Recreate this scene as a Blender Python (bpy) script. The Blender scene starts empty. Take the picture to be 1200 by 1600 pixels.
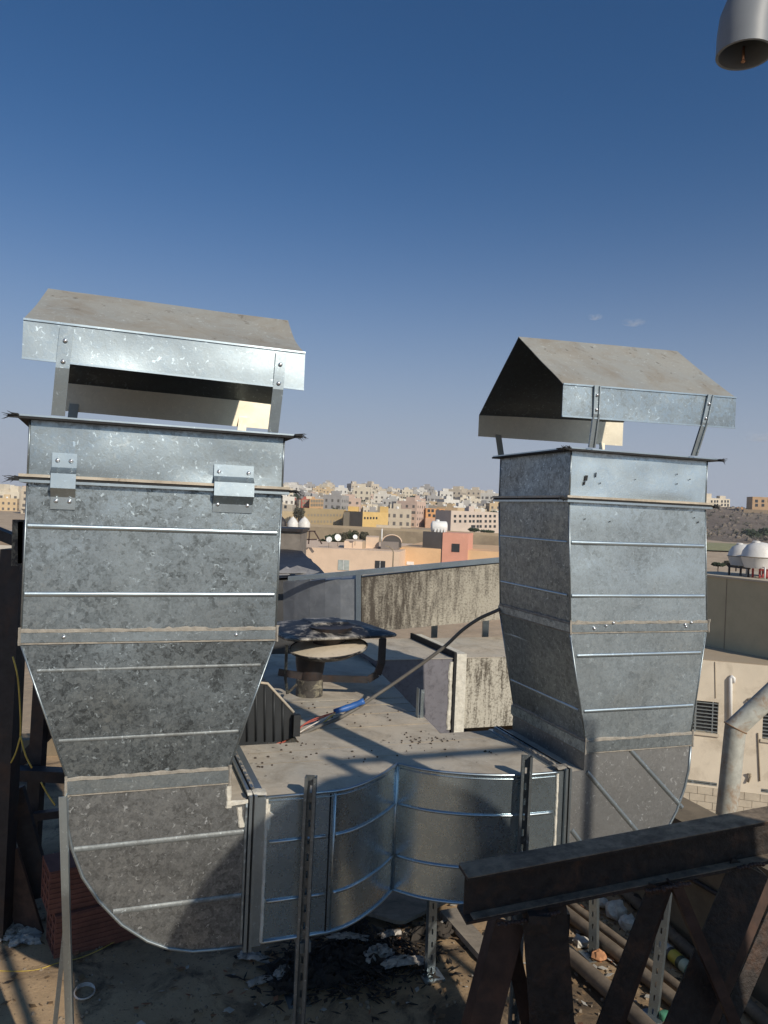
import bpy, math, random
from mathutils import Vector, Matrix, noise as mnoise
R = math.radians
random.seed(11)
scene = bpy.context.scene
C = scene.collection

# ------------------------------------------------------------------ camera, sky, sun, exposure
ROLL = .042; FPX = 1200.0; YAW = R(19.5)
cR, sR = math.cos(ROLL), math.sin(ROLL)
cam_data = bpy.data.cameras.new('camera'); cam = bpy.data.objects.new('camera', cam_data); C.objects.link(cam)
cam_data.sensor_fit = 'VERTICAL'; cam_data.sensor_height = 36.0; cam_data.lens = 36.0 * FPX / 1600.0
cam_data.clip_start = .05; cam_data.clip_end = 20000
cam.matrix_world = Matrix(((cR, -sR, 0, 0), (0, 0, -1, 0), (sR, cR, 0, 0), (0, 0, 0, 1)))
scene.camera = cam
SUN_EL = R(30.0); SUN_TO = Vector((.58, -.815)).normalized()      # horizontal direction towards the sun
world = bpy.data.worlds.new('World'); scene.world = world; world.use_nodes = True
wn = world.node_tree.nodes; wl = world.node_tree.links
bg = wn['Background']
sky = wn.new('ShaderNodeTexSky'); sky.sky_type = 'NISHITA'; sky.sun_disc = False
sky.sun_elevation = SUN_EL; sky.sun_rotation = math.atan2(SUN_TO.x, SUN_TO.y)
sky.altitude = 0; sky.air_density = 1.0; sky.dust_density = 1.5; sky.ozone_density = 2.0
SKY_S = .060
tn = wn.new('ShaderNodeMix'); tn.data_type = 'RGBA'; tn.blend_type = 'MULTIPLY'; tn.inputs[0].default_value = 1; tn.inputs[7].default_value = (.50, .92, 1.32, 1)
wl.new(sky.outputs[0], tn.inputs[6])
wt = wn.new('ShaderNodeTexCoord'); sx_ = wn.new('ShaderNodeSeparateXYZ'); wl.new(wt.outputs['Generated'], sx_.inputs[0])
def wmath(op, a, b=0.0):
    x = wn.new('ShaderNodeMath'); x.operation = op
    for i, v in enumerate((a, b)):
        if hasattr(v, 'is_output'): wl.new(v, x.inputs[i])
        else: x.inputs[i].default_value = v
    return x.outputs[0]
z0_ = wmath('MAXIMUM', sx_.outputs[2], 0.0); z1_ = wmath('DIVIDE', z0_, .222); fz = wmath('POWER', 2.71828, wmath('MULTIPLY', wmath('MULTIPLY', z1_, z1_), -1.0))
hz = wn.new('ShaderNodeMix'); hz.data_type = 'RGBA'; hz.inputs[7].default_value = (.385 / SKY_S, .425 / SKY_S, .512 / SKY_S, 1)
wl.new(fz, hz.inputs[0]); wl.new(tn.outputs[2], hz.inputs[6]); wl.new(hz.outputs[2], bg.inputs['Color'])
bg.inputs['Strength'].default_value = SKY_S
sun_data = bpy.data.lights.new('sun', 'SUN'); sun_data.energy = 3.9; sun_data.angle = R(.53); sun_data.color = (1.0, .90, .76)
sun = bpy.data.objects.new('sun', sun_data); C.objects.link(sun)
to_sun = Vector((SUN_TO.x * math.cos(SUN_EL), SUN_TO.y * math.cos(SUN_EL), math.sin(SUN_EL)))
sun.rotation_euler = to_sun.to_track_quat('Z', 'Y').to_euler()
scene.view_settings.view_transform = 'Standard'; scene.view_settings.look = 'None'
scene.view_settings.exposure = 0.0; scene.view_settings.gamma = 1.0; scene.view_settings.use_curve_mapping = False

# ------------------------------------------------------------------ frames
# world: x right, y forward, z up, eye at the origin.  duct frame D: u along the duct fronts, v back, z up
W = Matrix.Identity(4)
D = Matrix.Rotation(YAW, 4, 'Z')
cA, sA = math.cos(YAW), math.sin(YAW)
def ray(px, py):
    dx = (px - 600) / FPX; dy = (800 - py) / FPX
    return Vector((dx * cR - dy * sR, 1.0, dx * sR + dy * cR))
def toD(p): return Vector((p[0] * cA + p[1] * sA, -p[0] * sA + p[1] * cA, p[2]))
def toW(p): return Vector((p[0] * cA - p[1] * sA, p[0] * sA + p[1] * cA, p[2]))
def onY(px, py, Y): return ray(px, py) * Y
def onV(px, py, V): r = toD(ray(px, py)); return r * (V / r.y)
def onU(px, py, U): r = toD(ray(px, py)); return r * (U / r.x)
def onZ(px, py, Z): r = toD(ray(px, py)); return r * (Z / r.z)
FLOOR = -2.15

# ------------------------------------------------------------------ materials
class NT:
    def __init__(s, name):
        s.m = bpy.data.materials.new(name); s.m.use_nodes = True; s.t = s.m.node_tree
        s.b = s.t.nodes['Principled BSDF']
    def n(s, kind, **kw):
        x = s.t.nodes.new(kind)
        for k, v in kw.items():
            if k.startswith('i_'):
                x.inputs[k[2:].replace('_', ' ')].default_value = v
            else: setattr(x, k, v)
        return x
    def l(s, a, b): s.t.links.new(a, b)
    def coord(s, which='Object', scale=None):
        c = s.n('ShaderNodeTexCoord')
        if scale is None: return c.outputs[which]
        m = s.n('ShaderNodeMapping'); m.inputs['Scale'].default_value = scale
        s.l(c.outputs[which], m.inputs['Vector']); return m.outputs[0]
    def pos(s, scale=(1, 1, 1)):
        g = s.n('ShaderNodeNewGeometry'); m = s.n('ShaderNodeMapping'); m.inputs['Scale'].default_value = scale
        s.l(g.outputs['Position'], m.inputs['Vector']); return m.outputs[0]
    def noise(s, vec, scale, detail=4, rough=.55, dist=0):
        x = s.n('ShaderNodeTexNoise'); x.inputs['Scale'].default_value = scale; x.inputs['Detail'].default_value = detail
        x.inputs['Roughness'].default_value = rough; x.inputs['Distortion'].default_value = dist
        s.l(vec, x.inputs['Vector']); return x.outputs['Fac']
    def ramp(s, fac, stops):
        x = s.n('ShaderNodeValToRGB'); e = x.color_ramp.elements
        while len(e) < len(stops): e.new(.5)
        for el, (p, c) in zip(e, stops):
            el.position = p; el.color = (c, c, c, 1) if isinstance(c, (int, float)) else (*c, 1)
        s.l(fac, x.inputs[0]); return x.outputs[0]
    def mix(s, fac, a, b, mode='MIX'):
        x = s.n('ShaderNodeMix', data_type='RGBA', blend_type=mode)
        for sock, v in ((x.inputs[0], fac), (x.inputs[6], a), (x.inputs[7], b)):
            if hasattr(v, 'is_output'): s.l(v, sock)
            elif isinstance(v, (int, float)): sock.default_value = v if sock is x.inputs[0] else (v, v, v, 1)
            else: sock.default_value = (*v, 1)
        return x.outputs[2]
    def math(s, op, a, b=0, clamp=False):
        x = s.n('ShaderNodeMath', operation=op); x.use_clamp = clamp
        for i, v in enumerate((a, b)):
            if hasattr(v, 'is_output'): s.l(v, x.inputs[i])
            else: x.inputs[i].default_value = v
        return x.outputs[0]
    def bump(s, h, strength=.3, dist=.01, prev=None):
        x = s.n('ShaderNodeBump'); x.inputs['Strength'].default_value = strength; x.inputs['Distance'].default_value = dist
        s.l(h, x.inputs['Height'])
        if prev is not None: s.l(prev, x.inputs['Normal'])
        return x.outputs[0]

def mat_galv(name, dark, light, contrast=1.0, rough=.42, metal=.75, dust=.0, patch=.35, tint=(.80, .93, 1.0), dustcol=(.30, .265, .21), cell=60):
    t = NT(name); v = t.pos()
    d = t.noise(v, 40, 3); dm = t.n('ShaderNodeVectorMath', operation='MULTIPLY_ADD')
    cx = t.n('ShaderNodeTexNoise'); cx.inputs['Scale'].default_value = 55; t.l(v, cx.inputs['Vector'])
    t.l(cx.outputs['Color'], dm.inputs[0]); dm.inputs[1].default_value = (.022, .022, .022); t.l(v, dm.inputs[2])
    vo = t.n('ShaderNodeTexVoronoi'); vo.inputs['Scale'].default_value = cell; t.l(dm.outputs[0], vo.inputs['Vector'])
    vo2 = t.n('ShaderNodeTexVoronoi'); vo2.inputs['Scale'].default_value = cell * 2.7; t.l(dm.outputs[0], vo2.inputs['Vector'])
    bw = t.n('ShaderNodeSeparateColor'); t.l(vo.outputs['Color'], bw.inputs[0])
    bw2 = t.n('ShaderNodeSeparateColor'); t.l(vo2.outputs['Color'], bw2.inputs[0])
    sp = t.math('ADD', t.math('MULTIPLY', bw.outputs[0], .6), t.math('MULTIPLY', bw2.outputs[0], .4))
    fine = t.noise(v, 120, 5, .7)
    cl = t.ramp(t.noise(v, 10, 6, .7, .4), [(.32, 0), (.68, 1)])
    sp = t.math('ADD', t.math('ADD', t.math('MULTIPLY', sp, .50), t.math('MULTIPLY', t.ramp(fine, [(.3, 0), (.7, 1)]), .28)), t.math('MULTIPLY', cl, .22))
    sp = t.math('ADD', t.math('MULTIPLY', t.math('SUBTRACT', sp, .5), contrast), .5, True)
    big = t.ramp(t.noise(v, 4.2, 6, .62, .6), [(.36, 0), (.66, 1)])
    col = t.mix(sp, tuple(dark * k for k in tint), tuple(light * k for k in tint))
    col = t.mix(t.math('MULTIPLY', big, patch), col, tuple(light * 1.25 * k for k in tint))
    blot = t.ramp(t.noise(v, 17, 4, .7, 1.2), [(.60, 0), (.68, 1)])
    col = t.mix(t.math('MULTIPLY', blot, .5 * patch + .08), col, (.62, .66, .66))
    fleck = t.ramp(t.noise(v, 62, 3, .6, 1.0), [(.63, 0), (.68, 1)])
    col = t.mix(t.math('MULTIPLY', fleck, .75), col, tuple(min(.8, light * 2.0) * k for k in tint))
    dustf = t.math('MULTIPLY', t.ramp(t.noise(v, 2.3, 7, .65), [(.25, .45), (.75, 1)]), dust)
    col = t.mix(dustf, col, dustcol)
    if dust > .5:
        sps = t.ramp(t.noise(v, 34, 3, .6), [(.665, 0), (.70, 1)])
        brk = t.ramp(t.noise(v, 3.1, 3), [(.5, 0), (.6, 1)])
        col = t.mix(t.math('MULTIPLY', sps, brk), col, (.05, .04, .035))
        col = t.mix(t.ramp(t.noise(v, 5, 7, .72, .6), [(.46, 0), (.66, .55)]), col, (.24, .195, .14)); col = t.mix(t.ramp(t.noise(v, 15, 6, .75, .5), [(.60, 0), (.68, .6)]), col, (.12, .095, .07))
    t.l(col, t.b.inputs['Base Color'])
    t.l(t.math('MULTIPLY', t.math('SUBTRACT', 1.0, dustf), metal), t.b.inputs['Metallic'])
    rg = t.math('ADD', t.math('MULTIPLY', sp, -.16), rough + .1)
    rg = t.math('ADD', rg, t.math('MULTIPLY', dustf, .35), True)
    t.l(rg, t.b.inputs['Roughness'])
    nb = t.bump(t.noise(v, 3.0, 2, .4), .55, .02)
    t.l(t.bump(sp, .10, .0012, nb), t.b.inputs['Normal'])
    return t.m

def mat_plain(name, col, rough=.7, metal=0.0, var=.25, scale=8, bump=.15, bdist=.004, dark=None, dscale=3, damt=.5, spec=.5):
    t = NT(name); v = t.pos()
    n1 = t.noise(v, scale, 6, .65)
    f = t.ramp(n1, [(.3, 0), (.7, 1)])
    c = t.mix(f, tuple(k * (1 - var) for k in col), tuple(min(1, k * (1 + var)) for k in col))
    if dark is not None:
        g = t.ramp(t.noise(v, dscale, 6, .7, .5), [(.50, 0), (.68, 1)])
        c = t.mix(t.math('MULTIPLY', g, damt), c, dark)
    t.l(c, t.b.inputs['Base Color']); t.b.inputs['Roughness'].default_value = rough; t.b.inputs['Metallic'].default_value = metal
    t.b.inputs['Specular IOR Level'].default_value = spec
    t.l(t.bump(n1, bump, bdist), t.b.inputs['Normal'])
    return t.m

def mat_streak(name, base, dark, thr=(.42, .6), sx=28, sz=2.0, rough=.85, gx=None):
    """plaster or canvas cladding with vertical run-down stains"""
    t = NT(name); v = t.pos((sx, sx, sz)); w = t.pos()
    a = t.noise(v, 1.0, 5, .62, .25); big = t.noise(w, 1.6, 4, .6); sp_ = t.noise(w, 70, 4, .75)
    m = t.math('ADD', t.math('ADD', t.math('MULTIPLY', a, .42), t.math('MULTIPLY', big, .30)), t.math('MULTIPLY', sp_, .28))
    if gx:
        sp3 = t.n('ShaderNodeSeparateXYZ'); t.l(w, sp3.inputs[0]); gr = t.math('DIVIDE', t.math('SUBTRACT', gx[1], sp3.outputs[0]), gx[1] - gx[0], True)
        m = t.math('ADD', m, t.math('MULTIPLY', gr, .085))
    f = t.ramp(m, [(thr[0], 0), (thr[1], 1)])
    c = t.mix(f, base, dark); c = t.mix(t.math('MULTIPLY', t.ramp(sp_, [(.5, 0), (.66, 1)]), .55), c, dark)
    t.l(c, t.b.inputs['Base Color']); t.b.inputs['Roughness'].default_value = rough
    t.l(t.bump(sp_, .5, .004), t.b.inputs['Normal']); return t.m

def mat_floor(name):
    t = NT(name); v = t.pos()
    n1 = t.noise(v, 1.3, 9, .68); n2 = t.noise(v, 22, 6, .75); n3 = t.noise(v, .8, 5, .6, .5)
    c = t.mix(t.ramp(n1, [(.32, 0), (.68, 1)]), (.33, .23, .13), (.60, .43, .26))
    c = t.mix(t.ramp(n2, [(.35, 0), (.7, 1)]), c, (.44, .31, .185))
    c = t.mix(t.ramp(n3, [(.48, 0), (.60, .75)]), c, (.11, .075, .045))
    c = t.mix(t.ramp(t.noise(v, 2.6, 7, .7, .8), [(.50, 0), (.62, .85)]), c, (.075, .055, .038))
    c = t.mix(t.ramp(t.noise(v, 60, 3, .6), [(.62, 0), (.70, .8)]), c, (.04, .035, .03))
    c = t.mix(t.ramp(t.noise(v, 48, 3, .6), [(.70, 0), (.74, .7)]), c, (.5, .46, .4))
    t.l(c, t.b.inputs['Base Color']); t.b.inputs['Roughness'].default_value = .92
    b1 = t.bump(n1, .5, .03); t.l(t.bump(n2, .7, .008, b1), t.b.inputs['Normal']); return t.m

def mat_land(name):
    t = NT(name); v = t.pos()
    n1 = t.noise(v, .02, 8, .65); n2 = t.noise(v, .35, 8, .7)
    c = t.mix(t.ramp(n1, [(.35, 0), (.65, 1)]), (.40, .30, .20), (.52, .41, .29))
    c = t.mix(t.ramp(n2, [(.45, 0), (.75, .8)]), c, (.28, .21, .14))
    t.l(c, t.b.inputs['Base Color']); t.b.inputs['Roughness'].default_value = .95
    t.l(t.bump(n2, .6, .6), t.b.inputs['Normal']); return t.m

def mat_rockhill(name):
    t = NT(name); v = t.pos()
    n1 = t.noise(v, .06, 8, .7); n2 = t.noise(v, .9, 8, .75)
    c = t.mix(t.ramp(n2, [(.35, 0), (.65, 1)]), (.10, .075, .06), (.26, .205, .16))
    c = t.mix(t.ramp(n1, [(.45, 0), (.62, .6)]), c, (.30, .24, .18))
    t.l(c, t.b.inputs['Base Color']); t.b.inputs['Roughness'].default_value = .97
    t.l(t.bump(n2, .9, 1.0), t.b.inputs['Normal']); return t.m

def mat_strip(name, cols, scale):
    t = NT(name); v = t.pos(); f = t.noise(v, scale, 4, .6)
    t.l(t.ramp(f, cols), t.b.inputs['Base Color']); t.b.inputs['Roughness'].default_value = .6; return t.m

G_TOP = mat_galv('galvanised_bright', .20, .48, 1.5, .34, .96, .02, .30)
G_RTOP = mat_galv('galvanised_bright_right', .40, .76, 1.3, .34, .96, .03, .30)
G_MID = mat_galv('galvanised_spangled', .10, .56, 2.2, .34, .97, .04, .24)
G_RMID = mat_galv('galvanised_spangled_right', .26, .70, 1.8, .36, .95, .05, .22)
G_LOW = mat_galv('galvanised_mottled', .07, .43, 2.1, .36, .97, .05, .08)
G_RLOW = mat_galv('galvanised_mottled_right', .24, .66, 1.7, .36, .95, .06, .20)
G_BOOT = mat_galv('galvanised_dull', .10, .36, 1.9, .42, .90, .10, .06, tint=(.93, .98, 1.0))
G_SHADE = mat_galv('galvanised_shaded_side', .16, .46, 1.5, .36, .95, .10, .10)  # darker zinc: shade of the right stack's left face put into the colour
G_TEE = mat_galv('galvanised_smooth', .56, .78, .8, .25, .96, .05, .10, tint=(.74, .90, 1.0))
G_HOOD = mat_galv('galvanised_hood', .28, .47, 1.2, .36, .92, .02, .20)
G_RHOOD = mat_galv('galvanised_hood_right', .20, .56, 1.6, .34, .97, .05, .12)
G_TRIM = mat_galv('galvanised_trim', .42, .68, .6, .30, .95, .04, .15)
G_SEAM = mat_galv('galvanised_seam', .26, .50, .9, .38, .9, .10, .15)
G_POST = mat_galv('post_zinc', .12, .30, .9, .42, .85, .15, .10)
G_DIM = mat_galv('galvanised_dim', .12, .34, 1.2, .5, .6, .3, .1)
G_BAND = mat_galv('galvanised_band', .20, .60, 1.6, .34, .95, .06, .15)
G_INNER = mat_galv('galvanised_sunwarm_inside', .56, .78, .5, .48, .80, .05, .1, tint=(1.0, .92, .74))  # bright cream tint carries the warm sun on the inner fascia
G_UNDER = mat_galv('galvanised_shaded_underside', .10, .18, .6, .35, .80, .05, .05)  # dark base carries the shade under the hood roofs
G_DUST = mat_galv('dusty_sheet_top', .30, .42, .5, .6, .3, .93, .05, dustcol=(.62, .52, .385))
G_HDUST = mat_galv('dusty_hood_top', .30, .40, .4, .55, .4, .80, .05, dustcol=(.34, .305, .24))
G_STRUT = mat_galv('strut_zinc', .30, .54, .7, .34, .92, .08, .12)
CAULK = mat_plain('tan_duct_sealant', (.29, .265, .225), .8, 0, .3, 30, .6, .01)
CAULKW = mat_plain('pale_sealant', (.60, .57, .49), .8, 0, .2, 30, .6, .01)
GASKET = mat_plain('black_gasket', (.018, .018, .019), .85, 0, .4, 60, .5, .004)
RIVET = mat_plain('rivet_metal', (.68, .70, .72), .3, .85, .1, 40, .1, .001)
BLACKST = mat_plain('black_painted_steel', (.028, .026, .028), .55, .1, .4, 22, .4, .004, (.10, .05, .03), 6, .5)
RUSTST = mat_plain('red_oxide_steel', (.060, .036, .028), .65, .1, .45, 14, .4, .004, (.17, .085, .05), 4, .5)
BEAMST = mat_plain('dark_beam_steel', (.024, .018, .015), .62, 0, .55, 34, .9, .008, (.095, .048, .028), 11, .75)
BEAMTOP = mat_plain('dusty_beam_top', (.22, .17, .12), .9, 0, .45, 30, .6, .005, (.045, .036, .03), 8, .75)
STAINED = mat_streak('stained_canvas_cladding', (.42, .385, .31), (.075, .062, .048), (.45, .60), 26, 4.0, .85, (-.25, .55))
STAINED2 = mat_streak('streaked_canvas_cladding', (.46, .43, .36), (.10, .085, .065), (.48, .58), 45, 5.5)
GREYDUCT = mat_plain('grey_duct_sheet', (.20, .215, .235), .5, .3, .22, 5, .2, .01, (.34, .35, .35), 9, .4)
PURPLEGREY = mat_plain('grey_coated_sheet', (.165, .16, .18), .6, .1, .12, 12, .2, .004, (.04, .035, .04), 30, .5)
TARP = mat_plain('black_tarp', (.022, .023, .027), .5, 0, .4, 6, .8, .03, (.10, .10, .11), 8, .35)
FLOORM = mat_floor('roof_screed'); LAND = mat_land('sandy_land'); ROCK = mat_rockhill('rocky_hill')
PEEL = mat_plain('peeling_black_paint', (.014, .014, .016), .5, .0, .4, 20, .6, .004, (.60, .56, .49), 9, .85)
PEEL2 = mat_plain('flaked_neck_paint', (.05, .045, .04), .7, 0, .4, 40, .6, .004, (.36, .33, .24), 18, .9)
CREAM = mat_plain('cream_dish', (.62, .54, .42), .6, 0, .08, 8, .1, .002, (.25, .2, .15), 40, .3)
CABLE = mat_plain('grey_cable_sheath', (.13, .12, .105), .6, 0, .2, 20, .1, .001)
BLUETAPE = mat_plain('blue_tape', (.03, .115, .36), .45, 0, .15, 40, .3, .002)
REDW = mat_plain('red_wire', (.42, .10, .07), .5, 0, .3, 20, .1, .001)
YELW = mat_plain('yellow_wire', (.55, .40, .08), .5, 0, .3, 20, .1, .001)
WHTW = mat_plain('white_wire', (.6, .55, .5), .5, 0, .3, 20, .1, .001)
CLAY = mat_plain('red_clay', (.21, .085, .06), .85, 0, .25, 12, .3, .003, (.11, .05, .04), 5, .5)
CLOTH = mat_plain('dirty_white_cloth', (.46, .43, .39), .9, 0, .3, 14, .5, .006, (.07, .06, .05), 14, .85)
BLKSCRAP = mat_plain('black_scrap', (.032, .026, .021), .8, 0, .5, 14, .8, .01)
PLASTERW = mat_plain('white_plaster_chunk', (.62, .59, .53), .95, 0, .25, 25, .8, .01)
MUDPIPE = mat_plain('muddy_pipe', (.17, .135, .10), .8, 0, .35, 9, .4, .004, (.36, .29, .21), 7, .6)
PVC = mat_plain('grey_pvc', (.20, .215, .23), .5, 0, .06, 12, .03, .001)
RUSTPIPE = mat_plain('rust_streaked_white_pipe', (.40, .40, .355), .6, 0, .22, 18, .4, .003, (.26, .15, .075), 9, .85)
WOODP = mat_plain('weathered_board', (.27, .235, .19), .9, 0, .3, 10, .5, .006, (.10, .085, .07), 5, .7)
PARAPET = mat_plain('brown_parapet_render', (.19, .15, .10), .9, 0, .2, 5, .4, .01, (.09, .07, .05), 2.5, .6)
DARKWIN = mat_plain('dark_window_glass', (.035, .04, .045), .15, 0, .2, 2, .02, .001)
WINCURT = mat_plain('pale_curtained_glass', (.38, .42, .40), .2, 0, .2, 2, .02, .001)
WHITEP = mat_plain('white_plastic', (.78, .77, .74), .45, 0, .06, 3, .1, .004)
TANKW = mat_plain('white_fibreglass', (.70, .68, .64), .5, 0, .08, 2, .2, .01, (.50, .46, .39), 1.6, .6)
REDFR = mat_plain('red_painted_steel', (.36, .05, .045), .5, 0, .2, 5, .1, .002)
LEAF = mat_plain('tree_leaves', (.035, .05, .022), .7, 0, .5, 2.2, .3, .02)
DRYLEAF = mat_plain('dusty_bush_leaves', (.075, .070, .045), .8, 0, .5, 2.2, .3, .02)
BARK = mat_plain('bark', (.10, .07, .05), .9, 0, .3, 8, .4, .01)
GRASSM = mat_plain('dry_green_field', (.27, .26, .13), .95, 0, .3, .5, .4, .1)
CBLOCK = mat_plain('pale_concrete_block', (.50, .43, .33), .92, 0, .16, 3, .3, .01)
MORTAR = mat_plain('mortar', (.27, .22, .155), .95, 0, .15, 6, .3, .01)
BUILD = {}
def plaster(key, col):
    if key not in BUILD: BUILD[key] = mat_plain('render_' + key, col, .92, 0, .07, .6, .15, .02, tuple(k * .72 for k in col), .35, .35)
    return BUILD[key]

# ------------------------------------------------------------------ object helpers
MW = {}
def thing(name, label, cat, loc=(0, 0, 0), frame=W, group=None):
    o = bpy.data.objects.new(name, None); C.objects.link(o); o.empty_display_size = .1
    m = frame @ Matrix.Translation(Vector(loc)); o.matrix_world = m; MW[o.name] = m
    tag(o, label, cat, group); return o
def tag(o, label, cat, group=None, kind=None):
    if label: o['label'] = label
    if cat: o['category'] = cat
    if group: o['group'] = group
    if kind: o['kind'] = kind
    return o
def struct(o): o['kind'] = 'structure'; return o

class MB:
    def __init__(s): s.v = []; s.f = []; s.mi = []; s.cur = 0; s.smooth = False
    def add(s, vs, fs):
        b = len(s.v); s.v += [Vector(p) for p in vs]
        for f in fs: s.f.append([b + i for i in f]); s.mi.append(s.cur)
        return s
    def hexa(s, p):                       # p[0:4] bottom loop, p[4:8] top loop
        return s.add(p, [(3, 2, 1, 0), (4, 5, 6, 7), (0, 1, 5, 4), (1, 2, 6, 5), (2, 3, 7, 6), (3, 0, 4, 7)])
    def box(s, a, b):
        x0, y0, z0 = a; x1, y1, z1 = b
        return s.hexa([(x0, y0, z0), (x1, y0, z0), (x1, y1, z0), (x0, y1, z0), (x0, y0, z1), (x1, y0, z1), (x1, y1, z1), (x0, y1, z1)])
    def obox(s, c, ax, ay, az):           # centre and half axis vectors
        c, ax, ay, az = map(Vector, (c, ax, ay, az))
        return s.hexa([c - ax - ay - az, c + ax - ay - az, c + ax + ay - az, c - ax + ay - az, c - ax - ay + az, c + ax - ay + az, c + ax + ay + az, c - ax + ay + az])
    def plate(s, q, t):                   # polygon q, thickened by vector t
        n = len(q); q = [Vector(p) for p in q]; t = Vector(t)
        return s.add(q + [p + t for p in q], [tuple(range(n)), tuple(range(2 * n - 1, n - 1, -1))] + [(i, i + n, (i + 1) % n + n, (i + 1) % n) for i in range(n)])
    def bar(s, p0, p1, w, h, up=(0, 0, 1)):
        p0, p1 = Vector(p0), Vector(p1); d = (p1 - p0).normalized(); up = Vector(up)
        sd = d.cross(up); sd = sd.normalized() if sd.length > 1e-5 else Vector((1, 0, 0)); u2 = sd.cross(d)
        return s.obox((p0 + p1) / 2, (p1 - p0) / 2, sd * w / 2, u2 * h / 2)
    def tube(s, pts, r, n=10, cap=True):
        pts = [Vector(p) for p in pts]; N = len(pts); rs = r if isinstance(r, (list, tuple)) else [r] * N
        b = len(s.v); prev = None
        for i, p in enumerate(pts):
            d = (pts[min(i + 1, N - 1)] - pts[max(i - 1, 0)]).normalized()
            if prev is None:
                a = d.orthogonal().normalized()
            else: a = (prev - d * prev.dot(d)).normalized()
            prev = a; c = d.cross(a)
            for k in range(n):
                th = 2 * math.pi * k / n; s.v.append(p + (a * math.cos(th) + c * math.sin(th)) * rs[i])
        for i in range(N - 1):
            for k in range(n):
                k2 = (k + 1) % n; s.f.append([b + i * n + k, b + i * n + k2, b + (i + 1) * n + k2, b + (i + 1) * n + k]); s.mi.append(s.cur)
        if cap:
            s.f.append([b + k for k in range(n)][::-1]); s.mi.append(s.cur)
            s.f.append([b + (N - 1) * n + k for k in range(n)]); s.mi.append(s.cur)
        return s
    def lathe(s, c, prof, n=24, tilt=None):
        c = Vector(c); b = len(s.v); T = tilt or Matrix.Identity(3)
        for r, z in prof:
            for k in range(n):
                th = 2 * math.pi * k / n; s.v.append(c + T @ Vector((r * math.cos(th), r * math.sin(th), z)))
        for i in range(len(prof) - 1):
            for k in range(n):
                k2 = (k + 1) % n; s.f.append([b + i * n + k, b + i * n + k2, b + (i + 1) * n + k2, b + (i + 1) * n + k]); s.mi.append(s.cur)
        s.f.append([b + k for k in range(n)][::-1]); s.mi.append(s.cur)
        s.f.append([b + (len(prof) - 1) * n + k for k in range(n)]); s.mi.append(s.cur)
        return s
    def build(s, name, mats, parent=None, frame=W, smooth=False, label=None, auto=None):
        if not isinstance(mats, (list, tuple)): mats = [mats]
        lo = Vector((min(p.x for p in s.v), min(p.y for p in s.v), min(p.z for p in s.v)))
        hi = Vector((max(p.x for p in s.v), max(p.y for p in s.v), max(p.z for p in s.v)))
        c = (lo + hi) / 2
        if parent is None: c.z = lo.z
        me = bpy.data.meshes.new(name); me.from_pydata([tuple(p - c) for p in s.v], [], s.f)
        for m in mats: me.materials.append(m)
        if len(mats) > 1: me.polygons.foreach_set('material_index', s.mi)
        if smooth:
            if auto is None: me.polygons.foreach_set('use_smooth', [True] * len(me.polygons))
            else:
                me.polygons.foreach_set('use_smooth', [True] * len(me.polygons)); me.set_sharp_from_angle(angle=R(auto))
        me.update()
        return put(name, me, frame @ Matrix.Translation(c), parent, label)

def put(name, me, m, parent=None, label=None):
    o = bpy.data.objects.new(name, me); C.objects.link(o); MW[o.name] = m
    if parent is not None:
        o.parent = parent; o.matrix_local = MW[parent.name].inverted() @ m
    else: o.matrix_world = m
    if label: o['label'] = label
    return o

def dup_tree(root, m, label=None):
    """copy of a thing with its parts and sub-parts, placed by matrix m"""
    r = root.copy(); C.objects.link(r); r.matrix_world = m; MW[r.name] = m
    if label: r['label'] = label
    for ch in list(root.children):
        c = ch.copy(); C.objects.link(c); c.parent = r; c.matrix_local = ch.matrix_local.copy(); MW[c.name] = m @ c.matrix_local
        for g in ch.children:
            d = g.copy(); C.objects.link(d); d.parent = c; d.matrix_local = g.matrix_local.copy()
    return r

_rv = None
def rivet(p, parent, frame=D, r=.0075, out=(0, -1, 0)):
    global _rv
    if _rv is None:
        mb = MB(); mb.lathe((0, 0, 0), [(1, 0), (.95, .35), (.6, .75), (.2, .9)], 10)
        me = bpy.data.meshes.new('rivet'); me.from_pydata([tuple(v) for v in mb.v], [], mb.f); me.materials.append(RIVET)
        me.polygons.foreach_set('use_smooth', [True] * len(me.polygons)); _rv = me
    q = Vector(out).to_track_quat('Z', 'Y').to_matrix().to_4x4()
    return put('rivet', _rv, frame @ Matrix.Translation(Vector(p)) @ q @ Matrix.Scale(r, 4), parent)

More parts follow.
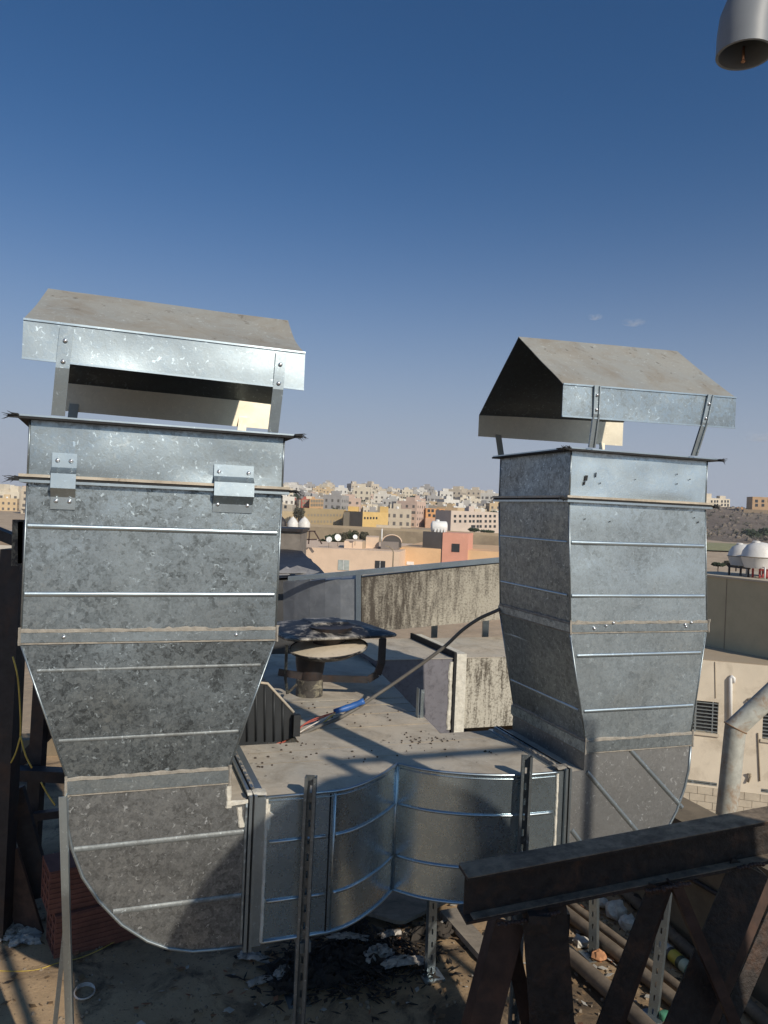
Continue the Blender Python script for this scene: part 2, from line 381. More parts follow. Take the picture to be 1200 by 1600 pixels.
def wavy_plate(q, t, nu=10, nv=10, amp=.003, freq=3.0, seed=0.0):
    """four-cornered sheet with slight dents; q = bl, br, tr, tl ; t = thickness vector pointing inwards"""
    q = [Vector(p) for p in q]; t = Vector(t); n = -t.normalized(); mb = MB(); vs = []
    for j in range(nv + 1):
        for i in range(nu + 1):
            a, b = i / nu, j / nv
            p = (q[0] * (1 - a) + q[1] * a) * (1 - b) + (q[3] * (1 - a) + q[2] * a) * b
            e = min(1, 6 * a, 6 * (1 - a)) * min(1, 6 * b, 6 * (1 - b))
            vs.append(p + n * amp * e * mnoise.noise(p * freq + Vector((seed, seed * 1.7, 0))))
    fs = []; k = nu + 1
    for j in range(nv):
        for i in range(nu): fs.append((j * k + i, j * k + i + 1, (j + 1) * k + i + 1, (j + 1) * k + i))
    mb.add(vs, fs)
    mb.add([p + t for p in q], [(3, 2, 1, 0)])
    m = len(vs); rim = [[i for i in range(nu + 1)], [j * k + nu for j in range(nv + 1)], [nv * k + i for i in range(nu, -1, -1)], [j * k for j in range(nv, -1, -1)]]
    for s_, (a, b) in zip(rim, ((0, 1), (1, 2), (2, 3), (3, 0))):
        mb.f.append(s_[::-1] + [m + a, m + b]); mb.mi.append(0)
    return mb

def sealant(parent, p0, p1, w, n, mat=CAULK, t=.004, frame=D, seed=0, rag=.5, updir=(0, 0, 1)):
    """hand-smeared sealant strip along p0-p1, standing t proud along n"""
    p0, p1, n, up = Vector(p0), Vector(p1), Vector(n).normalized(), Vector(updir)
    L = (p1 - p0).length; N = max(6, int(L / .012)); rg = random.Random(seed + int(p0.x * 991)); mb = MB(); vs = []
    for i in range(N + 1):
        p = p0.lerp(p1, i / N)
        a = w * (.5 + rag * .5 * mnoise.noise(p * 22 + Vector((seed, 3, 1)))) + (rg.random() < .10) * w * rag * .7 * rg.random()
        b = w * (.5 + rag * .3 * mnoise.noise(p * 30 + Vector((seed, 9, 5))))
        tt = t * (1 + .5 * mnoise.noise(p * 60))
        vs += [p + up * a, p + up * a * .6 + n * tt, p - up * b * .6 + n * tt, p - up * b]
    fs = []
    for i in range(N):
        for k in range(3): a = i * 4 + k; fs.append((a, a + 1, a + 5, a + 4))
        fs.append((i * 4 + 3, i * 4, i * 4 + 4, i * 4 + 7))
    fs += [(0, 3, 2, 1), (N * 4, N * 4 + 1, N * 4 + 2, N * 4 + 3)]
    mb.add(vs, fs); return mb.build('sealant', mat, parent, frame)

def ring(parent, name, mat, u0, u1, v0, v1, z0, z1, out, thick=.012):
    """rectangular ring (flange) round a duct"""
    mb = MB(); a, b, c, d = u0 - out, u1 + out, v0 - out, v1 + out
    mb.box((a, c, z0), (b, v0 + thick, z1)); mb.box((a, v1 - thick, z0), (b, d, z1))
    mb.box((a, v0 + thick, z0), (u0 + thick, v1 - thick, z1)); mb.box((u1 - thick, v0 + thick, z0), (b, v1 - thick, z1))
    return mb.build(name, mat, parent, D)

# ------------------------------------------------------------------ land and far ground
def sst(a, b, x): t = max(0, min(1, (x - a) / (b - a))); return t * t * (3 - 2 * t)
def ground_h(x, y):
    k = x / max(y, 1.0)
    z = -10 + 4.6 * sst(95, 230, y)
    hill = 16.8 * sst(240, 720, y) * math.exp(-((k - .0) / .45) ** 2)
    z += hill * (1 - .95 * sst(800, 1600, y))
    z += 2.5 * sst(200, 900, y) * (1 - sst(900, 2500, y)) * (1 if k < -.3 else 0) * 0
    rh = math.exp(-(((y - 490) / 125) ** 2)) * sst(120, 180, x) * (1 - sst(620, 900, x))
    z += 13.5 * rh
    if 100 < y < 2000: z += .35 * mnoise.noise(Vector((x * .03, y * .03, 0)))
    return z
def grid_mesh(xs, ys, hf, name, mat, frame=W, smooth=True):
    vs = [(x, y, hf(x, y)) for y in ys for x in xs]; k = len(xs)
    fs = [(j * k + i, j * k + i + 1, (j + 1) * k + i + 1, (j + 1) * k + i) for j in range(len(ys) - 1) for i in range(k - 1)]
    mb = MB(); mb.add(vs, fs); return mb.build(name, mat, None, frame, smooth)
def spaced(lst):
    out = []
    for (a, b, n) in lst: out += [a + (b - a) * i / n for i in range(n)]
    return out + [lst[-1][1]]
xs = spaced([(-9000, -1200, 8), (-1200, -300, 12), (-300, 45, 26), (45, 180, 30), (180, 400, 24), (400, 1200, 10), (1200, 9000, 8)])
ys = spaced([(-6000, -100, 8), (-100, 90, 10), (90, 340, 60), (340, 1000, 30), (1000, 2500, 10), (2500, 12000, 8)])
struct(grid_mesh(xs, ys, ground_h, 'ground', LAND))
hx = spaced([(110, 330, 80), (330, 560, 40)]); hy = spaced([(255, 500, 90), (500, 640, 20)])
struct(grid_mesh(hx, hy, lambda x, y: ground_h(x, y) + 1.0 - 2.4 * (1 - sst(110, 130, x)) - 2.4 * (1 - sst(255, 275, y)) - 3 * sst(600, 640, y) - 3 * sst(520, 560, x) + .55 * mnoise.noise(Vector((x * .22, y * .22, 3))) + .3 * mnoise.noise(Vector((x * .7, y * .7, 5))), 'rocky_hill', ROCK))

# ------------------------------------------------------------------ the roof we stand on
def frange(a, b, s):
    o = []; x = a
    while x < b - 1e-6: o.append(x); x += s
    return o + [b]
def floor_h(u, v): return FLOOR + .010 * mnoise.noise(Vector((u * 2.1, v * 2.1, 0))) + .006 * mnoise.noise(Vector((u * 9, v * 9, 4)))
o = grid_mesh(frange(-3.2, 3.4, .06), frange(-3.5, 7.2, .06), floor_h, 'roof_deck', FLOORM, D); struct(o)
mb = MB(); mb.box((-3.2, -3.5, -10.4), (3.4, 7.2, FLOOR - .03)); struct(mb.build('roof_building_wall', plaster('roofwall', (.36, .29, .2)), None, D))
# parapets
t = thing('parapet_wall', 'low brown rendered parapet along the roof edge, in shade behind the dark steel truss', 'parapet', (2.95, 2.5, FLOOR), D)
mb = MB(); mb.box((2.86, -1.0, FLOOR - .02), (3.06, 7.1, -1.60)); mb.build('wall', PARAPET, t, D)
mb = MB(); mb.box((2.83, -1.0, -1.60), (3.09, 7.1, -1.53)); mb.build('coping', PARAPET, t, D)
mb = MB(); mb.tube([(2.845, 1.6, -1.72), (2.845, 3.2, -1.80), (2.845, 6.4, -1.80)], .012, 8); mb.build('conduit', BLACKST, t, D, True)
t = thing('low_curb', 'low concrete kerb at the far left edge of the roof behind the black frame', 'curb', (-.6, 7.0, FLOOR), D)
mb = MB(); mb.box((-3.2, 6.95, FLOOR - .02), (1.2, 7.15, FLOOR + .14)); mb.build('wall', PARAPET, t, D)

# ------------------------------------------------------------------ exhaust stacks
def hood(t, u0, u1, vf, vr, vb, zb, zt, zr, warp, rid=None, bku=None, zbb=None, zbt=None):
    """gabled rain hood, both gables open: two fascias and two roof slopes"""
    k = .0025; rid = rid or (u0, u1); bku = bku or (u0, u1); zbb = zbb or zb; zbt = zbt or zt
    m = wavy_plate([(u0, vf, zb[0]), (u1, vf, zb[1]), (u1, vf, zt[1]), (u0, vf, zt[0])], (0, k, 0), 12, 4, .004, 4); m.build('hood_fascia', G_HOOD if u0 < 1 else G_RHOOD, t, D, True, auto=35)
    m = wavy_plate([(bku[1], vb, zbb[1]), (bku[0], vb, zbb[0]), (bku[0], vb, zbt[0]), (bku[1], vb, zbt[1])], (0, -k, 0), 12, 4, .003, 4); m.build('hood_fascia', G_INNER, t, D, True, auto=35)
    for a, b, nm in ((vf, vr, 0), (vb, vr, 1)):
        N = 14; mb = MB(); vs = []
        for j in range(N + 1):
            s = j / N
            for i in range(13):
                q = i / 12; e0, e1 = ((u0, u1), zt) if a == vf else (bku, zbt)
                uu = (e0[0] * (1 - q) + e0[1] * q) * (1 - s) + (rid[0] * (1 - q) + rid[1] * q) * s
                z = (e1[0] * (1 - q) + e1[1] * q) * (1 - s) + (zr[0] * (1 - q) + zr[1] * q) * s
                sag = -warp * math.sin(math.pi * s) * (.25 + .75 * q ** 2) + .003 * mnoise.noise(Vector((uu * 4, s * 3, nm)))
                vs.append((uu, a + (b - a) * s, z + sag))
        n = len(vs); fs = [(j * 13 + i, j * 13 + i + 1, (j + 1) * 13 + i + 1, (j + 1) * 13 + i) for j in range(N) for i in range(12)]
        mb.add(vs, fs)
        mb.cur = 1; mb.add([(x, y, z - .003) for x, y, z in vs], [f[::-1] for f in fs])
        rim = [i for i in range(13)] + [j * 13 + 12 for j in range(1, N + 1)] + [N * 13 + i for i in range(11, -1, -1)] + [j * 13 for j in range(N - 1, 0, -1)]
        mb.cur = 0
        for i in range(len(rim)):
            p, q = rim[i], rim[(i + 1) % len(rim)]; mb.f.append([p, p + n, q + n, q]); mb.mi.append(0)
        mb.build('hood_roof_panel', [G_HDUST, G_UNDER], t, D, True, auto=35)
    mb = MB(); mb.bar((u0, vf - .002, zt[0]), (u1, vf - .002, zt[1]), .005, .006); mb.bar((u0, vf - .001, zb[0]), (u1, vf - .001, zb[1]), .005, .006); mb.build('hood_hem', G_TRIM, t, D)

def strap(t, top, bot, w, mat=None, groove=False, out=-1):
    top, bot = Vector(top), Vector(bot); mb = MB(); n = Vector((0, out, 0))
    knee = top.lerp(bot, .46); knee.y = top.y + (bot.y - top.y) * .08
    h = Vector((w / 2, 0, 0)); th = Vector((0, -out * .003, 0))
    for a, b in ((top, knee), (knee, bot)): mb.plate([b - h, b + h, a + h, a - h], th)
    if groove:
        for s in (-1, 1):
            e = h * s * .8; mb.plate([bot + e - h * .2, bot + e + h * .2, knee + e + h * .2, knee + e - h * .2], n * .006); mb.plate([knee + e - h * .2, knee + e + h * .2, top + e + h * .2, top + e - h * .2], n * .006)
    o = mb.build('hood_strap', mat or G_HOOD, t, D)
    for f in (.16, .42): rivet(top.lerp(knee, f * 2) + n * .001, o, out=(0, out, 0))
    return o

def bead(t, p0, p1, r=.0065, mat=None, frame=D):
    p0, p1 = Vector(p0), Vector(p1); d = (p1 - p0).normalized(); side = abs(d.y) > .5; n = Vector((-1, 0, 0)) if side else Vector((0, -1, 0))
    w = n.cross(d).normalized(); hh = r * 1.25; mb = MB(); vs = []
    for q in (p0, p1):
        for a, b in ((-1.0, 0), (-.75, .45), (-.3, .75), (.3, .75), (.75, .45), (1.0, 0)): vs.append(q + w * hh * a + n * r * .75 * b)
    mb.add(vs, [(i, i + 1, i + 7, i + 6) for i in range(5)] + [(5, 0, 6, 11), (5, 4, 3, 2, 1, 0), (6, 7, 8, 9, 10, 11)])
    return mb.build('stiffening_bead', mat or G_TRIM, t, frame, True, auto=60)

def frayed(t, p, d, seed):
    rg = random.Random(seed); mb = MB()
    for i in range(9):
        q = Vector(p) + Vector((0, rg.uniform(-.01, .02), rg.uniform(-.006, .004)))
        L = rg.uniform(.012, .05); mb.tube([q, q + Vector((d * L * .6, -.004, rg.uniform(-.004, .004))), q + Vector((d * L, -.006, rg.uniform(-.016, .01)))], [.0035, .002, .0006], 4)
    mb.box((min(p[0], p[0] + d * .03), p[1], p[2] - .004), (max(p[0], p[0] + d * .03), p[1] + .05, p[2] + .001))
    mb.build('gasket_end', GASKET, t, D)

def stack(label, S, V0, V1, c, t2, bt, heel_dir, hoodargs, straps, side_mat, seed):
    """c=(u0,u1) collar; t2=(u0,u1) at the mid joint; bt=(u0,u1) at the neck"""
    t = thing('exhaust_stack', label, 'exhaust duct', ((c[0] + c[1]) / 2, (V0 + V1) / 2, -1.51), D)
    zc1, zc0, zm, zn = (.252, .058, -.425, -.90) if S == 'L' else (.284, .083, -.418, -.893)
    k = .0025
    def four(z1, z0, a, b, mats, seedx):
        # a = (u0,u1) at top, b = (u0,u1) at the bottom
        (m_f, m_l) = mats
        wavy_plate([(b[0], V0, z0), (b[1], V0, z0), (a[1], V0, z1), (a[0], V0, z1)], (0, k, 0), 14, 10, .005, 5, seedx).build('front_panel', m_f, t, D, True, auto=35)
        wavy_plate([(b[1], V1, z0), (b[0], V1, z0), (a[0], V1, z1), (a[1], V1, z1)], (0, -k, 0), 6, 6, .003, 5, seedx + 2).build('back_panel', m_f, t, D, True, auto=35)
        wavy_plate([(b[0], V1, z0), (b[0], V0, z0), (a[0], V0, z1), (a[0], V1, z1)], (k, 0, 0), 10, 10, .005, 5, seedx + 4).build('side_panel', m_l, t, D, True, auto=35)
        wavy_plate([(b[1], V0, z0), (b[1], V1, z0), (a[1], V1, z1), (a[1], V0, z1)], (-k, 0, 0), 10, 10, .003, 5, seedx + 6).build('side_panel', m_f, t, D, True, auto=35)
        # corner seams
        for ua, ub in ((a[0], b[0]), (a[1], b[1])):
            for V, s in ((V0, -1), (V1, 1)):
                mb = MB(); mb.tube([(ua, V, z1 - .004), (ub, V, z0 + .004)], .0035, 6); mb.build('corner_seam', G_SEAM, t, D, True)
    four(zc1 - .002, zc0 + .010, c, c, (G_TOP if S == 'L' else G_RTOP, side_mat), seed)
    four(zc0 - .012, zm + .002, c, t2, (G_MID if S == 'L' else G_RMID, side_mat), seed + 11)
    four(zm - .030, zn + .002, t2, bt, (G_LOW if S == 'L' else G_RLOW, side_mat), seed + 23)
    # top flange with gasket
    ring(t, 'flange', G_TRIM, c[0], c[1], V0, V1, zc1 - .002, zc1 + .003, .028)
    ring(t, 'gasket', GASKET, c[0] + .002, c[1] - .002, V0 + .002, V1 - .002, zc1 - .010, zc1 - .0025, .033)
    ring(t, 'flange', G_DUST, c[0], c[1], V0, V1, zc0 + .005, zc0 + .014, .024)
    ring(t, 'gasket', GASKET, c[0] + .001, c[1] - .001, V0 + .001, V1 - .001, zc0 - .003, zc0 + .0045, .021)
    ring(t, 'flange', G_TRIM, c[0], c[1], V0, V1, zc0 - .012, zc0 - .0035, .022)
    for i, (p, d) in enumerate([((c[0] - .03, V0 - .034, zc1 - .002), -1), ((c[1] + .03, V0 - .034, zc1 - .002), 1), ((c[0] - .022, V0 - .024, zc0), -1), ((c[1] + .022, V0 - .024, zc0), 1)]): frayed(t, p, d, seed + i)
    # mid joint: angle flange with sealant over and under it
    def joint(zz, h, a, proud, sd, m_c=CAULK):
        ring(t, 'joint_band', G_BAND, a[0], a[1], V0, V1, zz - h, zz, proud)
        for z_, s_, w_ in ((zz + .005, sd, .014), (zz - h - .004, sd + 1, .007)):
            sealant(t, (a[0] - .004, V0 - .002, z_), (a[1] + .004, V0 - .002, z_), w_, (0, -1, 0), m_c, .004, seed=s_, rag=.75)
            sealant(t, (a[0] - .002, V1, z_), (a[0] - .002, V0, z_), w_, (-1, 0, 0), m_c, .004, seed=s_ + 3)
            sealant(t, (a[1] + .002, V0, z_), (a[1] + .002, V1, z_), w_, (1, 0, 0), m_c, .004, seed=s_ + 5)
        for uu, s in ((a[0], -1), (a[1], 1)):
            sealant(t, (uu + s * .002, V0 - .006, zz + .018), (uu + s * .002, V0 - .006, zz - h - .008), .008, (s * .5, -1, 0), m_c, .006, seed=sd + 7, rag=1.1, updir=(1, 0, 0))
    joint(zm, .030, t2, .007, seed)
    joint(zn, .042, bt, .008, seed + 5)
    w = t2[1] - t2[0]
    for f in (.155, .83): rivet((t2[0] + w * f, V0 - .007, zm - .013), t, r=.0065)
    # beads
    def ulerp(z, z1, z0, a, b): q = (z1 - z) / (z1 - z0); return a[0] + (b[0] - a[0]) * q, a[1] + (b[1] - a[1]) * q
    for z in (-.090, -.304):
        a = ulerp(z, zc0, zm, c, t2)
        bead(t, (a[0] + .006, V0 - .001, z), (a[1] - .012, V0 - .001, z + .001)); bead(t, (a[0] - .001, V0 + .02, z), (a[0] - .001, V1 - .01, z), .004)
    for z in (-.545, -.770):
        a = ulerp(z, zm, zn, t2, bt)
        bead(t, (a[0] + .012, V0 - .001, z), (a[1] - .012, V0 - .001, z), .0045 if S == 'L' else .006, G_DIM if S == 'L' else G_TRIM); bead(t, (a[0] - .001, V0 + .02, z), (a[0] - .001, V1 - .01, z), .005)
    hood(t, *hoodargs)
    for a in straps: strap(t, *a)
    return t

# left stack
VL0, VL1 = 2.634, 3.234
L = stack('left galvanised exhaust stack with sagging rain hood and two riveted plates', 'L', VL0, VL1, (-.252, .554), (-.252, .552), (-.100, .411), -1,
          (-.2772, .604, 2.583, 2.95, 3.325, (.4235, .408), (.542, .5345), (.736, .728), .022, (-.242, .616), (-.195, .672), (.350, .338), (.462, .452)),
          [((-.154, 2.577, .528), (-.170, 2.603, .258), .040), ((.520, 2.577, .524), (.508, 2.603, .256), .036),
           ((-.154, 3.330, .483), (-.165, 3.27, .262), .036, G_INNER, False, 1), ((.53, 3.330, .483), (.500, 3.27, .262), .036, G_INNER, False, 1)],
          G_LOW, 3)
# bridging plates over the collar joint
for (x0, x1, yt, yb, bend) in ((80, 119, 708, 796, .016), (333, 395, 727, 801, .022)):
    a = onV(x0, (yt + yb) / 2, VL0); b = onV(x1, (yt + yb) / 2, VL0); zt = onV((x0 + x1) / 2, yt, VL0).z; zb = onV((x0 + x1) / 2, yb, VL0).z
    mb = MB(); prof = [(VL0 - .004, zt), (VL0 - .005, .098), (VL0 - .030, .078), (VL0 - .032, .032), (VL0 - .006, .004), (VL0 - .004, zb)]
    for (va, za), (vb, z2) in zip(prof, prof[1:]):
        e = .002 * (za - .05) / .1
        mb.plate([(a.x, vb, z2), (b.x, vb, z2), (b.x, va, za), (a.x, va, za)], (0, .0035, 0))
    o = mb.build('bridging_plate', G_TRIM, L, D)
    for uu in (a.x + .017, b.x - .017):
        rivet((uu, VL0 - .005, zt - .024), o); rivet((uu, VL0 - .004, zb + .026), o)

heelL = [(-.100, -.94), (-.095, -1.04), (-.078, -1.116), (-.042, -1.213), (.011, -1.298), (.084, -1.384), (.166, -1.449), (.233, -1.484), (.313, -1.506), (.40, -1.512), (.482, -1.515)]
def boot(t, heel, neck_u, joint_u, V0, V1, mat, zj=-1.012, sgn=1):
    """elbow boot: two cheeks, round heel sheet and the short throat"""
    zn = -.944
    neck = [(neck_u, zn), (neck_u, zj + .012)] if True else []
    out = heel + [(joint_u, zj)] + [(neck_u, zj + .004), (neck_u, zn)]
    if sgn < 0: out = out[::-1]
    for V, d, nm in ((V0, .0025, 'cheek_panel'), (V1, -.0025, 'cheek_panel')):
        pts = [(u, V, z) for u, z in (out if d > 0 else out[::-1])]
        mb = MB(); mb.plate(pts, (0, d, 0)); mb.build(nm, mat, t, D)
    mb = MB()
    for (a, b) in zip(heel, heel[1:]):
        mb.add([(a[0], V0, a[1]), (b[0], V0, b[1]), (b[0], V1, b[1]), (a[0], V1, a[1])], [(0, 1, 2, 3) if sgn > 0 else (3, 2, 1, 0)])
    mb.build('heel_sheet', mat, t, D, True)
    mb = MB(); u0, u1 = sorted((neck_u, joint_u)); mb.box((u0, V0 + .003, zj - .003), (u1, V1 - .003, zj)); mb.build('throat_sheet', G_DUST, t, D)
    mb = MB(); mb.box((min(neck_u, neck_u - sgn * .003), V0 + .003, zj), (max(neck_u, neck_u - sgn * .003), V1 - .003, zn)); mb.build('neck_sheet', mat, t, D)
    for V in (V0, V1):
        mb = MB(); mb.tube([(u, V - .001, z) for u, z in heel], .0055, 8); mb.build('heel_seam', G_SEAM, t, D, True)
boot(L, heelL, .411, .482, VL0, VL1, G_BOOT)
bead(L, (-.072, VL0 - .001, -1.122), (.470, VL0 - .001, -1.118), .0075, G_DIM); bead(L, (.055, VL0 - .001, -1.338), (.470, VL0 - .001, -1.338), .0075, G_DIM)
sealant(L, (.476, VL0 - .003, -1.02), (.476, VL0 - .003, -1.50), .010, (0, -1, 0), G_TRIM, .004, seed=4, rag=.2, updir=(1, 0, 0))
sealant(L, (.412, VL0 - .002, -.955), (.415, VL0 - .002, -1.03), .02, (0, -1, 0), CAULKW, .006, seed=9, rag=1.2, updir=(1, 0, 0))
sealant(L, (.418, VL0 - .002, -1.018), (.480, VL0 - .002, -1.014), .022, (0, -1, 0), CAULKW, .006, seed=10, rag=1.2)
sealant(L, (.452, VL0 - .003, -1.03), (.462, VL0 - .003, -1.10), .018, (0, -1, 0), CAULKW, .004, seed=12, rag=1.3, updir=(1, 0, 0))

# right stack
VR0, VR1 = 2.640, 3.230
Rt = stack('right galvanised exhaust stack with its shaded side to the left and a peaked hood', 'R', VR0, VR1, (1.716, 2.392), (1.745, 2.425), (1.838, 2.366), 1,
           (1.630, 2.479, 2.583, 2.95, 3.315, (.401, .419), (.526, .548), (.783, .812), .004, (1.628, 2.470), (1.634, 2.455), (.380, .390), (.483, .511)),
           [((1.780, 2.577, .531), (1.783, 2.602, .290), .030, G_SEAM, True), ((2.336, 2.577, .546), (2.286, 2.602, .290), .030, G_SEAM, True),
            ((1.745, 3.320, .488), (1.735, 3.265, .290), .032, G_INNER, False, 1), ((2.36, 3.320, .488), (2.30, 3.265, .290), .032, G_INNER, False, 1)],
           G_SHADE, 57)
heelR = [(2.366 - (u + .10) * 1.0, z) for u, z in heelL[:-1]] + [(1.772, -1.515)]
G_RBOOT = mat_galv('galvanised_dull_right', .18, .36, 1.1, .40, .85, .22, .12, tint=(.95, .98, 1.0))
boot(Rt, heelR, 1.838, 1.772, VR0, VR1, G_RBOOT, sgn=-1)
for (a, b) in (((985, 1172), (1066, 1262)), ((917, 1206), (998, 1302)), ((893, 1297), (912, 1322))):
    bead(Rt, onV(*a, VR0 - .001), onV(*b, VR0 - .001), .0075, G_SEAM)
for V, px, py in ((0, 492, 345), (0, 540, 333), (0, 570, 322), (0, 862, 328), (0, 888, 320)):
    p = onV(740 + px / 2.609, 850 + py / 2.609, VR0 - .008); rivet(p, Rt, r=.0065)
# screw holes and scuffs on the right collar
mb = MB()
for (x, y, w, h) in ((916, 747, 5, 9), (913, 755, 3, 6), (931, 742, 2, 8), (938, 755, 2, 2), (993, 749, 2, 1), (1058, 756, 2, 2), (1058, 741, 2, 2), (1078, 749, 2, 2), (914, 811, 2, 2), (1085, 809, 2, 2), (1091, 816, 2, 3), (953, 815, 2, 2), (1081, 800, 2, 2)):
    p = onV(x, y, VR0 - .0055); s_ = 2.9 / 1200 / 2; mb.obox(p, (w * s_, 0, 0), (0, .001, 0), (w * s_ * .3, 0, h * s_))
mb.build('screw_hole', GASKET, Rt, D)['kind'] = 'stuff'

# ------------------------------------------------------------------ bullhead tee duct
T = thing('tee_duct', 'dusty topped galvanised tee duct joining both stacks, curved walls meeting at a sharp cusp', 'duct', (1.118, 3.0, -1.515), D)
ZT, ZB = -1.010, -1.512
def smooth_curve(pts, n=6):
    out = []
    for i in range(len(pts) - 1):
        p0 = pts[max(i - 1, 0)]; p1 = pts[i]; p2 = pts[i + 1]; p3 = pts[min(i + 2, len(pts) - 1)]
        for k in range(n):
            t_ = k / n; out.append(tuple(.5 * ((2 * b) + (c - a) * t_ + (2 * a - 5 * b + 4 * c - d) * t_ ** 2 + (-a + 3 * b - 3 * c + d) * t_ ** 3) for a, b, c, d in zip(p0, p1, p2, p3)))
    return out + [tuple(pts[-1])]
flatL = [(.545, 2.636), (.785, 2.637)]
curL = smooth_curve([(.785, 2.637), (.85, 2.655), (.93, 2.700), (1.03, 2.780), (1.118, 2.872)])
curR = smooth_curve([(1.118, 2.872), (1.194, 2.790), (1.290, 2.725), (1.416, 2.672), (1.56, 2.642), (1.715, 2.639)])
front = flatL + curL[1:] + curR[1:]
def wall_sheet(pts, nm, mat, z0=ZB, z1=ZT, label=None):
    mb = MB(); NZ = 10; vs = []
    for j in range(NZ + 1):
        for (u, v) in pts:
            z = z0 + (z1 - z0) * j / NZ; e = math.sin(math.pi * j / NZ); vs.append((u, v + .003 * e * mnoise.noise(Vector((u * 4, z * 4, 2))), z))
    k = len(pts); mb.add(vs, [(j * k + i, j * k + i + 1, (j + 1) * k + i + 1, (j + 1) * k + i) for j in range(NZ) for i in range(k - 1)])
    mb.build(nm, mat, T, D, True, label)
wall_sheet([(.545 + .24 * i / 8, 2.6365) for i in range(9)], 'front_panel', G_TEE)
wall_sheet(curL, 'curved_panel', G_TEE); wall_sheet(curR, 'curved_panel', G_TEE)
back = [(1.715, 3.232), (1.47, 3.236), (1.47, 3.32), (1.62, 4.5), (1.70, 5.2), (.80, 5.2), (.80, 3.236), (.545, 3.232)]
outline = front + back
mb = MB(); mb.plate([(u, v, ZB - .002) for u, v in outline][::-1], (0, 0, .002)); mb.build('bottom_panel', G_TEE, T, D)
def ear(pts, zfun, mb):
    """triangulate a flat outline by fan strips: cut in two at the trunk line"""
    mb.add([(u, v, zfun(u, v)) for u, v in pts], [tuple(range(len(pts)))])
mb = MB()
mb.plate([(u, v, ZT) for u, v in front + [(1.715, 3.232), (.545, 3.232)]], (0, 0, .0025)); mb.build('top_panel', G_DUST, T, D)
mb = MB(); mb.plate([(.80, 3.2335, ZT - .001), (1.465, 3.2335, ZT - .001), (1.48, 3.34, ZT - .001), (1.545, 3.9, ZT - .001), (.80, 3.9, ZT - .001)], (0, 0, .0025)); mb.build('trunk_top_panel', G_DUST, T, D)
mb = MB(); mb.plate([(.80, 3.903, ZT + .002), (1.546, 3.903, ZT + .002), (1.62, 4.5, ZT + .002), (1.70, 5.2, ZT + .002), (.80, 5.2, ZT + .002)], (0, 0, .0025)); mb.build('trunk_top_panel', G_DUST, T, D)
for pts in ([(.80, 5.2), (.80, 3.236), (.545, 3.232)], [(1.715, 3.232), (1.47, 3.236), (1.48, 3.34), (1.62, 4.5), (1.70, 5.2)], [(1.70, 5.2), (.80, 5.2)]):
    mb = MB()
    for a, b in zip(pts, pts[1:]): mb.add([(a[0], a[1], ZB), (b[0], b[1], ZB), (b[0], b[1], ZT), (a[0], a[1], ZT)], [(0, 1, 2, 3)])
    mb.build('trunk_side_panel', G_TEE, T, D)
# top and bottom lock seams, cusp seam, panel seams
for z, nm in ((ZT + .004, 'top_seam'), (ZB + .002, 'bottom_seam')):
    mb = MB(); mb.tube([(u, v - .003, z) for u, v in flatL + curL[1:]], .006, 6); mb.build(nm, G_TRIM, T, D, True)
    mb = MB(); mb.tube([(u, v - .003, z) for u, v in curR], .006, 6); mb.build(nm, G_TRIM, T, D, True)
mb = MB(); mb.tube([(u, v - .002, ZT - .012) for u, v in flatL + curL[1:-1]], .0025, 5); mb.tube([(u, v - .002, ZT - .012) for u, v in curR[1:]], .0025, 5); mb.build('top_seam', G_TRIM, T, D, True)
mb = MB(); mb.tube([(1.118, 2.868, ZB), (1.118, 2.868, ZT + .006)], .006, 8); mb.build('cusp_seam', G_TRIM, T, D, True)
for u, s in ((.777, .004), (.795, .006)):
    mb = MB(); mb.tube([(u, 2.636 if u < .785 else 2.638, ZB + .004), (u, 2.636 if u < .785 else 2.638, ZT - .004)], s * .8, 6); mb.build('panel_seam', G_TRIM if s > .005 else GASKET, T, D, True)
for z in (-1.165, -1.372):
    for pts in ([(.56, 2.6355), (.765, 2.6355)], [(u, v - .001) for u, v in curL[2:-1]], [(u, v - .001) for u, v in curR[1:-1]]):
        mb = MB(); mb.tube([(u, v, z) for u, v in pts], .0065, 6); mb.build('stiffening_bead', G_TRIM, T, D, True)
# joints with the two boots
for (u0, w, V) in ((.484, .060, 2.634), (1.716, .055, 2.640)):
    for k, (a, b, pr) in enumerate(((0, .010, .016), (.0125, .0145, .022), (.017, .027, .017), (.029, w, .003))):
        mb = MB(); ua, ub = (u0 + a, u0 + b) if u0 < 1 else (u0 + w - b, u0 + w - a)
        mb.box((ua, V - pr, ZB - .006 - pr * .6), (ub, V + .6, ZT + .004 + pr * .8)); mb.build('joint_flange', [GASKET] if k == 1 else [G_TRIM, G_DUST], T, D)
    ue = u0 + w + .002 if u0 < 1 else u0 - .004
    sealant(T, (ue, V - .004, ZB + .005), (ue, V - .004, ZT), .012, (0, -1, 0), CAULKW, .005, seed=int(u0 * 10), rag=.5, updir=(1, 0, 0))
    uc = u0 + .03
    sealant(T, (u0 - .005, V + .02, ZT + .016), (u0 + w, V + .02, ZT + .016), .05, (0, 0, 1), CAULKW if u0 < 1 else CAULK, .006, seed=33, rag=.9, updir=(0, 1, 0))
    sealant(T, (u0 + w * .4, V + .03, ZT + .006), (u0 + w * .4, V + .58, ZT + .006), .018, (0, 0, 1), CAULK, .012, seed=31, rag=.4, updir=(1, 0, 0))
sealant(T, (.552, 2.632, -1.03), (.552, 2.632, -1.12), .02, (0, -1, 0), CAULKW, .004, seed=71, rag=1.3, updir=(1, 0, 0))
CREASE = mat_plain('dusty_crease', (.33, .27, .19), .9, 0, .3, 20)
